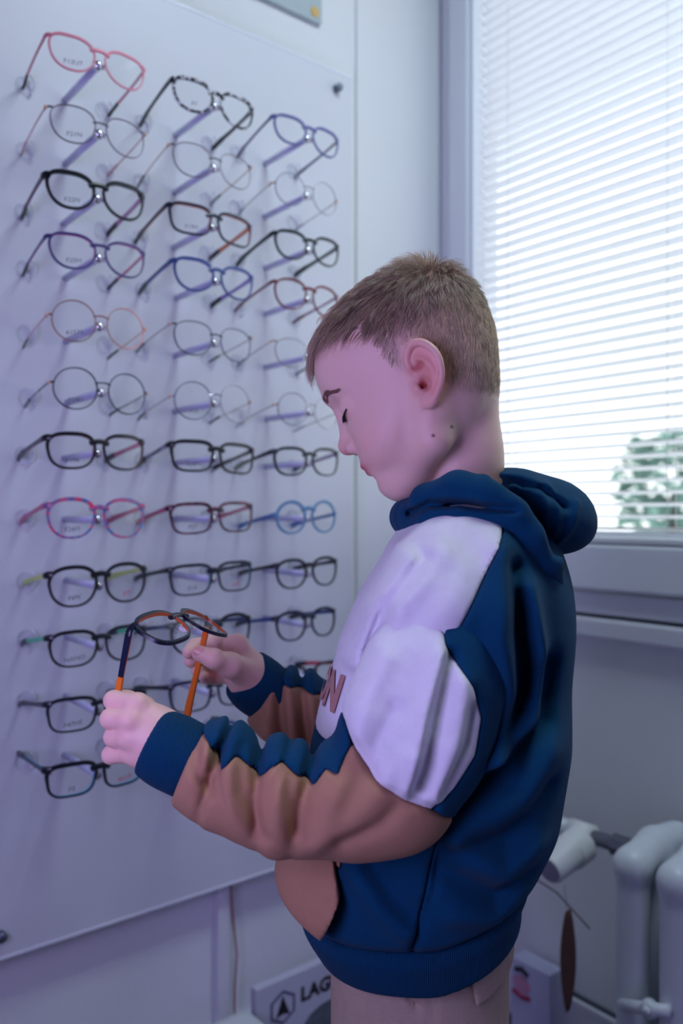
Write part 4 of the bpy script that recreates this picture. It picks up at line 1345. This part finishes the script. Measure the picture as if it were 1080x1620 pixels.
fore = P(700, 1180, .65)
back_reg = np.broadcast_to(region(ns, [(707, 1025), (750, 1090), (764, 1140), (754, 1200), (720, 1250), (683, 1282), (740, 1330), (900, 1330), (900, 900), (700, 900)], FN), ns.D.shape)
gap = smin(wr, back_reg, 0)
panel_mesh('white_upper_sleeve', ns, [wr], m_white, 0.004, sleeve)
panel_mesh('navy_back_sleeve', ns, [back_reg], m_navy, 0.004, sleeve)
elb = np.broadcast_to(elbow_cut, ns.D.shape)
strip_reg = np.broadcast_to(region(ns, [(250, 1000), (250, 1150), (330, 1172), (352, 1212), (374, 1190), (394, 1206), (411, 1228), (430, 1206), (446, 1198), (470, 1216), (496, 1234), (516, 1206), (534, 1210), (556, 1168), (562, 1000)], .632), ns.D.shape)
panel_mesh('tan_forearm', ns, [-wr, -back_reg, -cuff_reg, -strip_reg], m_tan, 0.004, sleeve)
panel_mesh('navy_forearm_strip', ns, [-wr, -cuff_reg, strip_reg], m_navy, 0.004, sleeve)
# cuffs: a ribbed tube with a rolled edge
def cuff(pts, rads, parent, name='cuff'):
    g = SDF(np.min(pts, 0) - max(rads) - .01, np.max(pts, 0) + max(rads) + .01, 0.0018)
    g.chain(pts, rads, 0)
    a = np.array(pts[0]); b = np.array(pts[-1]); ax_ = (b - a) / np.linalg.norm(b - a); L_ = np.linalg.norm(b - a)
    sl, X, Y, Z = g.win((-9, -9, -9), (9, 9, 9))
    s_ = (X - a[0]) * ax_[0] + (Y - a[1]) * ax_[1] + (Z - a[2]) * ax_[2]
    g.D = smax(smax(g.D, (-s_).astype(np.float32), .004), (s_ - L_).astype(np.float32), .004)
    # hollow mouth
    h_ = SDF(g.lo, g.lo + g.h * (g.n - 1), g.h)
    h_.D = h_.D[:g.D.shape[0], :g.D.shape[1], :g.D.shape[2]]
    q = np.sqrt(((X - a[0]) - s_ * ax_[0]) ** 2 + ((Y - a[1]) - s_ * ax_[1]) ** 2 + ((Z - a[2]) - s_ * ax_[2]) ** 2)
    hole = np.maximum(q - (rads[0] - .0045), s_ - .012).astype(np.float32)
    g.D = smax(g.D, -hole, .003)
    V, F = g.mesh()
    return link(name, np_mesh(name, V, F), m_ribs, parent)
cuff([P(238, 1172, .660), P(270, 1188, .659), P(306, 1206, .658)], [.0262, .0275, .0300], sleeve)

# far sleeve
fs = SDF((-0.125, 0.80, 0.715), (0.15, 0.985, 0.955), 0.0026)
fax = [P(418, 1098, .862), P(450, 1118, .868), P(500, 1140, .880), P(560, 1165, .895), P(640, 1120, .905), P(690, 1000, .912)]
fs.chain(fax, [.030, .036, .039, .041, .048, .052], 0)
Xn, Yn, Zn = fs.ax[0][:, None, None], fs.ax[1][None, :, None], fs.ax[2][None, None, :]
for pts, wd_, am_ in (([(430, 1090), (425, 1160)], .006, .006), ([(455, 1070), (470, 1190)], .007, .008), ([(442, 1080), (448, 1170)], .005, -.008), ([(490, 1070), (505, 1200)], .007, .007), ([(474, 1080), (486, 1180)], .005, -.007)):
    soft(fs, pts, .84, wd_, am_, 2.0)
fstrip = np.broadcast_to(Zn - (P(470, 1090, .84)[2] - 0.35 * (Xn - P(470, 1090, .84)[0])) + 0 * Yn, fs.D.shape)
fc0 = P(422, 1098, .862); fca = P(460, 1120, .868) - P(395, 1075, .85); fca /= np.linalg.norm(fca)
fcut = np.broadcast_to((Xn - fc0[0]) * fca[0] + (Zn - fc0[2]) * fca[2] + 0 * Yn, fs.D.shape)
fup = np.broadcast_to(Xn - 0.02 + 0 * Yn + 0 * Zn, fs.D.shape)
sleeve2 = empty('sleeve'); sleeve2.parent = hoodie
panel_mesh('tan_forearm', fs, [fstrip, -fcut, fup], m_tan, .004, sleeve2)
panel_mesh('navy_forearm_strip', fs, [-fstrip, -fcut, fup], m_navy, .004, sleeve2)
panel_mesh('white_upper_sleeve', fs, [-fup], m_white, .004, sleeve2)
cuff([P(386, 1064, .850), P(405, 1082, .856), P(436, 1106, .866)], [.0265, .0285, .0315], sleeve2)

# hood
hg = SDF((0.02, 0.665, 0.900), (0.255, 0.925, 1.055), 0.0022)
ring = []
for i in range(25):
    th = 2 * math.pi * i / 24
    ring.append(P(734, 795, .79) + np.array([math.cos(th) * .053, math.sin(th) * .070, 0.010 * math.cos(th) - 0.004]))
hg.chain(ring, .0175, 0)
Rb = Matrix.Rotation(math.radians(24), 3, 'Y')
Rb = np.array(Rb)
hg.ell(P(832, 806, .80), (.064, .088, .034), .016, rot=Rb)
hg.ell(P(870, 815, .80), (.038, .070, .034), .014, rot=Rb)
band = [P(650, 820, .770), P(676, 793, .722), P(725, 776, .700), P(770, 784, .688), P(808, 812, .684), P(838, 848, .686), P(862, 888, .696), P(877, 926, .712)]
hg.chain(band, [.010, .0150, .0165, .0165, .0165, .0160, .0140, .0085], .005)
band2 = [P(650, 820, .80), P(690, 792, .865), P(745, 775, .885), P(800, 800, .895), P(845, 850, .89), P(870, 900, .88)]
hg.chain(band2, [.011, .015, .017, .017, .016, .012], .005)
hg.chain([P(642, 826, .765), P(676, 814, .712), P(728, 807, .690), P(785, 815, .680)], [.0085, .0100, .0110, .0100], .003)
for pts, f, wd_, am_ in (([(655, 812), (680, 797), (720, 797), (800, 806)], .70, .0035, -.009), ([(785, 758), (826, 788), (850, 828), (866, 868)], .72, .005, -.012),
                         ([(765, 757), (810, 762), (850, 775), (884, 802)], .74, .0035, -.008), ([(840, 768), (850, 800), (848, 826)], .74, .006, .006), ([(820, 775), (836, 806), (846, 832)], .74, .004, -.005), ([(860, 768), (868, 800), (872, 840)], .74, .004, .004), ([(905, 795), (895, 830), (880, 860)], .74, .004, .004)):
    soft(hg, pts, f, wd_, am_, .80)
hg.chain([P(722, 700, .785), P(740, 870, .79)], [.0415, .044], .006, 'sub')
V, F = hg.mesh()
link('hood', np_mesh('hood', V, F), m_navy, hoodie)

# chest print
tv, tf = text_mesh('ON', 0.066, 0.0035)
pv = []
for x, y, _ in tv:
    q_ = 0.072 + x * 0.62; z = 0.8415 + y * 0.62
    c = np.interp(z, zz_f, SC); a = np.interp(z, zz_f, SA); b = np.interp(z, zz_f, SB)
    p_ = a * max(0.0, 1 - abs(q_ / b) ** 2.3) ** (1 / 2.3) + 0.0022
    pv.append((c - ct_ * p_ - st_ * q_, TCY + st_ * p_ - ct_ * q_, z))
pr = link('chest_lettering', mesh('print', pv, tf), m_print, hoodie)

# ---- trousers
m_pants = mat('trouser_cotton', (176, 156, 138), 0.9, var=0.12, vscale=90, bump=0.5, bscale=900, spec=0.15)
pn = SDF((-0.06, 0.62, 0.055), (0.20, 0.975, 0.66), 0.0036)
sl, X, Y, Z = pn.win((-1, 0, 0), (1, 2, 2))
pn.D = smax(torso_sd(X, Y, np.maximum(Z, 0.592)) + 0.010, np.broadcast_to(0.46 - Z, pn.D.shape).astype(np.float32), .06)
pn.D = smax(pn.D, np.broadcast_to(Z - 0.65, pn.D.shape).astype(np.float32), .004)
for fy, dx in ((0.727, 0.004), (0.857, -0.010)):
    pn.chain([np.array([.080 + dx, .792 + (fy - .792) * .8, .53]), np.array([.082 + dx, fy, .33]), np.array([.092 + dx, fy, .065])], [.054, .060, .055], .02)
for pts, wd_, am_ in (([(632, 1570), (645, 1600), (665, 1625)], .003, -.005), ([(690, 1560), (688, 1640)], .002, -.0025)):
    soft(pn, pts, .665, wd_, am_, .78)
trous = empty('trousers'); trous.parent = boy
trous['label'] = 'beige cotton trousers'
V, F = pn.mesh()
link('trouser_legs', np_mesh('trousers', V, F), m_pants, trous)
fl = SDF((0.02, 0.62, 0.57), (0.20, 0.80, 0.66), 0.002)
sl, X, Y, Z = fl.win((-1, 0, 0), (1, 2, 2))
fl.D = torso_sd(X, Y, np.maximum(Z, 0.592)) + 0.0055
panel_mesh('pocket_flap', fl, [region(fl, [(742, 1540), (752, 1588), (840, 1570), (860, 1480), (742, 1500)], .70)], m_pants, .003, trous)
m_shoe = mat('shoe_canvas', (60, 64, 84), 0.8)
m_sole = mat('shoe_sole', (220, 220, 220), 0.7)
for fy, dx in ((0.727, 0.004), (0.857, -0.010)):
    sh = SDF((-0.10, fy - .06, -0.005), (0.16, fy + .06, 0.12), 0.004)
    sh.chain([np.array([.095 + dx, fy, .075]), np.array([.090 + dx, fy, .045]), np.array([.0 + dx, fy, .036]), np.array([-.045 + dx, fy, .030])], [.042, .040, .034, .028], .0)
    zb = np.broadcast_to(sh.ax[2][None, None, :], sh.D.shape)
    up_ = smax(sh.D, (0.014 - zb).astype(np.float32), .004)
    V, F = surface_nets(up_, sh.lo, sh.h)
    so = link('shoe', np_mesh('shoe', V, F), m_shoe, boy)
    lo_ = smax(smax(sh.D - .003, (zb - 0.016).astype(np.float32), .002), (-zb + 0.001).astype(np.float32), .002)
    V, F = surface_nets(lo_, sh.lo, sh.h)
    link('sole', np_mesh('sole', V, F), m_sole, so)

# ================================================================ the pair of eyeglasses in his hands
NAVY, ORG = (18, 22, 40), (232, 108, 38)
held = make_glasses('eyeglasses', 'soft', .0019, .0032, NAVY, (206, 96, 40), (22, 30, 58), ORG, (240, 120, 36), temple_h=0.0064, tip_at=0.36, tlen=0.104,
                    wrap=2.6, txt='16', txt2='JOY', txtsize=.006, bridge=.0165, tip_bend=0.12, sc=0.83, panto=0.34)
tag(held, 'black and orange eyeglasses held up between both hands', 'eyeglasses')
A1, A2 = P(207, 1004, .700), P(330, 990, .812)
Lx = A2 - A1; Lx /= np.linalg.norm(Lx)
Ty = np.array([-0.24, -0.08, -0.96]); Ty -= Lx * (Lx @ Ty); Ty /= np.linalg.norm(Ty)
Tz = np.cross(Lx, Ty)
mid = 0.5 * (A1 + A2) - Ty * 0.0105 - Tz * 0.0135
Mloc = Matrix(((Lx[0], Ty[0], Tz[0], mid[0]), (Lx[1], Ty[1], Tz[1], mid[1]), (Lx[2], Ty[2], Tz[2], mid[2]), (0, 0, 0, 1)))
held.matrix_world = Matrix.Rotation(YAW, 4, 'Z') @ Mloc

# ================================================================ radiator, pipe, small things by the window wall
m_rad = mat('radiator_enamel', (206, 212, 220), 0.4, var=0.04, vscale=20)
m_head = mat('valve_plastic', (222, 224, 226), 0.5)
m_brass = mat('valve_metal', (120, 122, 132), 0.35, metal=0.8)
rad = empty('radiator', (1.18, 0.40, 0.0))
tag(rad, 'white cast iron column radiator under the window', 'radiator')
sg_ = SDF((-0.095, -0.038, 0.05), (0.095, 0.038, 0.53), 0.0045)
for xx in (-0.062, 0.0, 0.062):
    sg_.chain([(xx, 0, .10), (xx, 0, .465)], .0245, 0.012)
sg_.chain([(-.062, 0, .468), (0, 0, .482), (.062, 0, .478)], [.026, .027, .026], .016)
sg_.chain([(-.062, 0, .105), (0, 0, .10), (.062, 0, .105)], [.026, .026, .026], .016)
sg_.cap((0, -.037, .452), (0, .037, .452), .020, .020, .006)
sg_.cap((0, -.037, .118), (0, .037, .118), .020, .020, .006)
V, F = sg_.mesh()
sec_me = np_mesh('section', V, F)
sec_me.materials.append(m_rad)
for k in range(8):
    s_ = link('section', sec_me, None, rad)
    s_.location = (0, 0.692 - 0.40 - 0.071 * k, 0)
for yy in (0.692 - 0.40, 0.692 - 0.40 - 0.071 * 7):
    for xx in (-0.062, 0.062):
        MB().tube([(xx, yy, 0.0), (xx, yy, 0.10)], [.024, .018], 14).build('foot', m_rad, rad, True)
br = MB().tube([(-.090, .245, .285), (-.102, .245, .285)], [.014, .012], 18).tube([(-.101, .245, .285), (-.106, .245, .285)], .006, 12)
bk = br.build('clamp', m_rad, rad, True)
MB().tube([(-.092, .215, .295), (-.094, .245, .285), (-.092, .292, .268)], .009, 10).build('clamp_arm', m_rad, bk, True)
# supply pipe with thermostatic valve
vy = 0.905
pipe = empty('radiator_pipe', (1.205, vy, 0))
tag(pipe, 'white heating pipe with a round thermostatic valve beside the radiator', 'pipe')
MB().tube([(0.03, WY - vy - 0.002, .447), (0.03, .12, .447), (0.02, .06, .447), (0, 0.0, .447), (0, -0.05, .447)], .0165, 16).build('supply_pipe', m_rad, pipe, True)
MB().tube([(0, -.045, .447), (0, -.135, .450)], .0125, 14).tube([(0, -.125, .45), (0, -.168, .45)], .0185, 8).build('union', m_brass, pipe)
MB().tube([(0, -.04, .447), (0, -.085, .447)], .0205, 12).build('valve_body', m_head, pipe, True)
hd_ = MB().tube([(-.010, -.073, .440), (-.018, -.073, .438), (-.050, -.073, .432), (-.052, -.073, .432), (-.102, -.073, .418), (-.106, -.073, .417)], [.022, .0300, .0300, .0275, .0245, .0225], 26)
ho = hd_.build('thermostat_head', m_head, pipe)
ho.data.polygons.foreach_set('use_smooth', [True] * len(ho.data.polygons)); ho.data.set_sharp_from_angle(angle=0.6)
MB().tube([(-.1055, -.073, .4172), (-.1070, -.073, .4168)], .0200, 26).build('end_cap', mat('cap_grey', (150, 150, 172), 0.5), ho)

# dried leaf and twig hanging from the valve
m_dry = mat('dried_leaf', (92, 62, 60), 0.8, var=0.25, vscale=60)
lf = empty('dried_leaf', (1.125, 0.815, 0.362))
tag(lf, 'brown dried leaf on a thread with a twig hanging below the valve', 'dried leaf')
lv, lfc = [], []
for i in range(13):
    t = i / 12
    wv = 0.0135 * math.sin(math.pi * min(1, t * 0.92 + 0.06)) ** 0.8 + 0.001
    for j in range(5):
        u_ = j / 2 - 1
        lv.append((0.35 * wv * u_ + 0.003 * u_ * u_, -wv * u_ * 0.8, -0.012 - 0.165 * t + 0.004 * u_))
for i in range(12):
    for j in range(4):
        lfc.append((i * 5 + j, i * 5 + j + 1, i * 5 + j + 6, i * 5 + j + 5))
me = mesh('leaf', lv, lfc)
bm = bmesh.new(); bm.from_mesh(me); bmesh.ops.solidify(bm, geom=bm.faces[:], thickness=0.0012); bm.to_mesh(me); bm.free()
link('leaf_blade', me, m_dry, lf, True)
MB().tube([(-.02, .055, .030), (0.0, .02, .010), (.012, -.035, -.032)], .0013, 6).build('twig', m_dry, lf, True)
MB().tube([(0, 0, -.012), (-0.002, 0.004, .03)], .0004, 5).build('thread', m_dry, lf)

# white cable duct and red wire under the board
m_duct = mat('duct_plastic', (222, 222, 230), 0.45)
duct = bbox('cable_duct', (0.728, WY - 0.020, 0.0), (0.752, WY - 0.0005, 0.60), m_duct, w=0.002)
tag(duct, 'narrow white vertical cable duct below the display board', 'duct')
wp = [(0.748, WY - 0.024, 0.40), (0.750, WY - 0.026, 0.33), (0.757, WY - 0.024, 0.27), (0.762, WY - 0.026, 0.22), (0.756, WY - 0.028, 0.17), (0.757, WY - 0.026, 0.10), (0.765, WY - 0.03, 0.02)]
wire = MB().tube(wp, 0.0016, 6).build('red_wire', mat('wire_red', (150, 70, 80), 0.6), None, True)
tag(wire, 'thin reddish wire hanging beside the white cable duct', 'wire')

# boxes and signboard standing by the wall, bottom of the picture
m_sign = mat('sign_board', (196, 196, 214), 0.6)
m_black = mat('sign_black', (24, 24, 34), 0.7)
sx0, sx1 = 0.780, 1.14
sb = empty('sign_board', (sx0, WY - 0.06, 0.0))
tag(sb, 'white board with a black triangle emblem in a hexagon, on the floor behind the boy', 'sign')
bbox('board', (0, 0, 0.0), (sx1 - sx0, 0.018, 0.166), m_sign, sb, 0.002)
def hexring(cx, cz, r0, r1, y):
    mb = MB(); n = 6
    for rr_ in (r0, r1):
        for i in range(n):
            a = math.pi / 6 + 2 * math.pi * i / n
            mb.v.append((cx + rr_ * math.cos(a), y, cz + rr_ * math.sin(a)))
    for i in range(n):
        mb.f.append((i, (i + 1) % n, n + (i + 1) % n, n + i)); mb.m.append(0)
    return mb
hexring(0.056, 0.116, 0.025, 0.0305, -0.0008).build('emblem_ring', mat('sign_ring', (90, 88, 120), 0.7), sb)
mb = MB()
mb.v = [(x * 0.62 + 0.128, -0.0009, 0.116 + (z - 0.155) * 0.62) for x, z in ((-0.140, 0.130), (-0.1165, 0.136), (-0.092, 0.130), (-0.1165, 0.190), (-0.126, 0.165), (-0.107, 0.165))]
mb.f = [(0, 1, 4), (1, 2, 5), (1, 5, 3, 4)]; mb.m = [0, 0, 0]
mb.build('emblem', m_black, sb)
tv, tf = text_mesh('LAGUIOLE', 0.036, 0.0016)
x0_ = min(v[0] for v in tv)
link('lettering', mesh('lettering', [(0.096 + (x - x0_) * 1.0, -0.001, 0.122 + y) for x, y, _ in tv], tf), m_black, sb)
MB().ball((0.17, -0.001, 0.06), (0.07, 0.0006, 0.032), 14).build('printed_picture', mat('sign_picture', (92, 100, 112), 0.8, var=0.6, vscale=50), sb)

m_bin = mat('white_plastic_box', (206, 212, 214), 0.5)
wb = bbox('plastic_box', (0.655, WY - 0.15, 0.0), (0.752, WY - 0.075, 0.158), m_bin, w=0.016)
tag(wb, 'rounded white plastic box on the floor below the cable duct', 'box')

# printed carton by the window wall
ctn = empty('printed_carton', (WX - 0.035, 0.985, 0.0))
tag(ctn, 'pale carton with dark, pink and red print on the floor behind the trousers', 'carton')
bbox('carton_body', (-0.020, -0.045, 0), (0.020, 0.045, 0.146), mat('carton', (196, 198, 224), 0.6), ctn, 0.002)
MB().tube([(-0.0205, 0.034, 0.126), (-0.0205, 0.020, 0.131), (-0.0205, 0.004, 0.124)], 0.005, 6).build('print_arc', mat('print_dark', (20, 30, 50), .7), ctn)
MB().ball((-0.0203, 0.020, 0.102), (0.0008, 0.022, 0.017), 14).build('print_patch', mat('print_pink', (206, 150, 180), .7), ctn)
MB().tube([(-0.0205, 0.040, 0.084), (-0.0205, 0.020, 0.078), (-0.0205, 0.000, 0.083)], 0.005, 6).build('print_band', mat('print_red', (150, 40, 80), .7), ctn)

# poster high on the panel wall
po = empty('poster', (0.877, WY - 0.004, 2.028))
tag(po, 'grey green poster with small coloured dots high on the wall, cut by the top edge', 'poster')
bbox('sheet', (-0.30, -0.006, -0.088), (0.085, 0.0035, 0.42), mat('poster_paper', (176, 190, 194), 0.7), po, 0.001)
for k, (x, z, c) in enumerate(((0.068, -0.070, (214, 180, 110)), (0.035, -0.018, (220, 130, 140)), (0.052, -0.030, (110, 180, 190)), (0.0, 0.02, (220, 190, 120)))):
    MB().tube([(x, -0.0075, z), (x, -0.006, z)], 0.010, 14).build('printed_dot', mat('dot_%d' % k, c, .7), po)
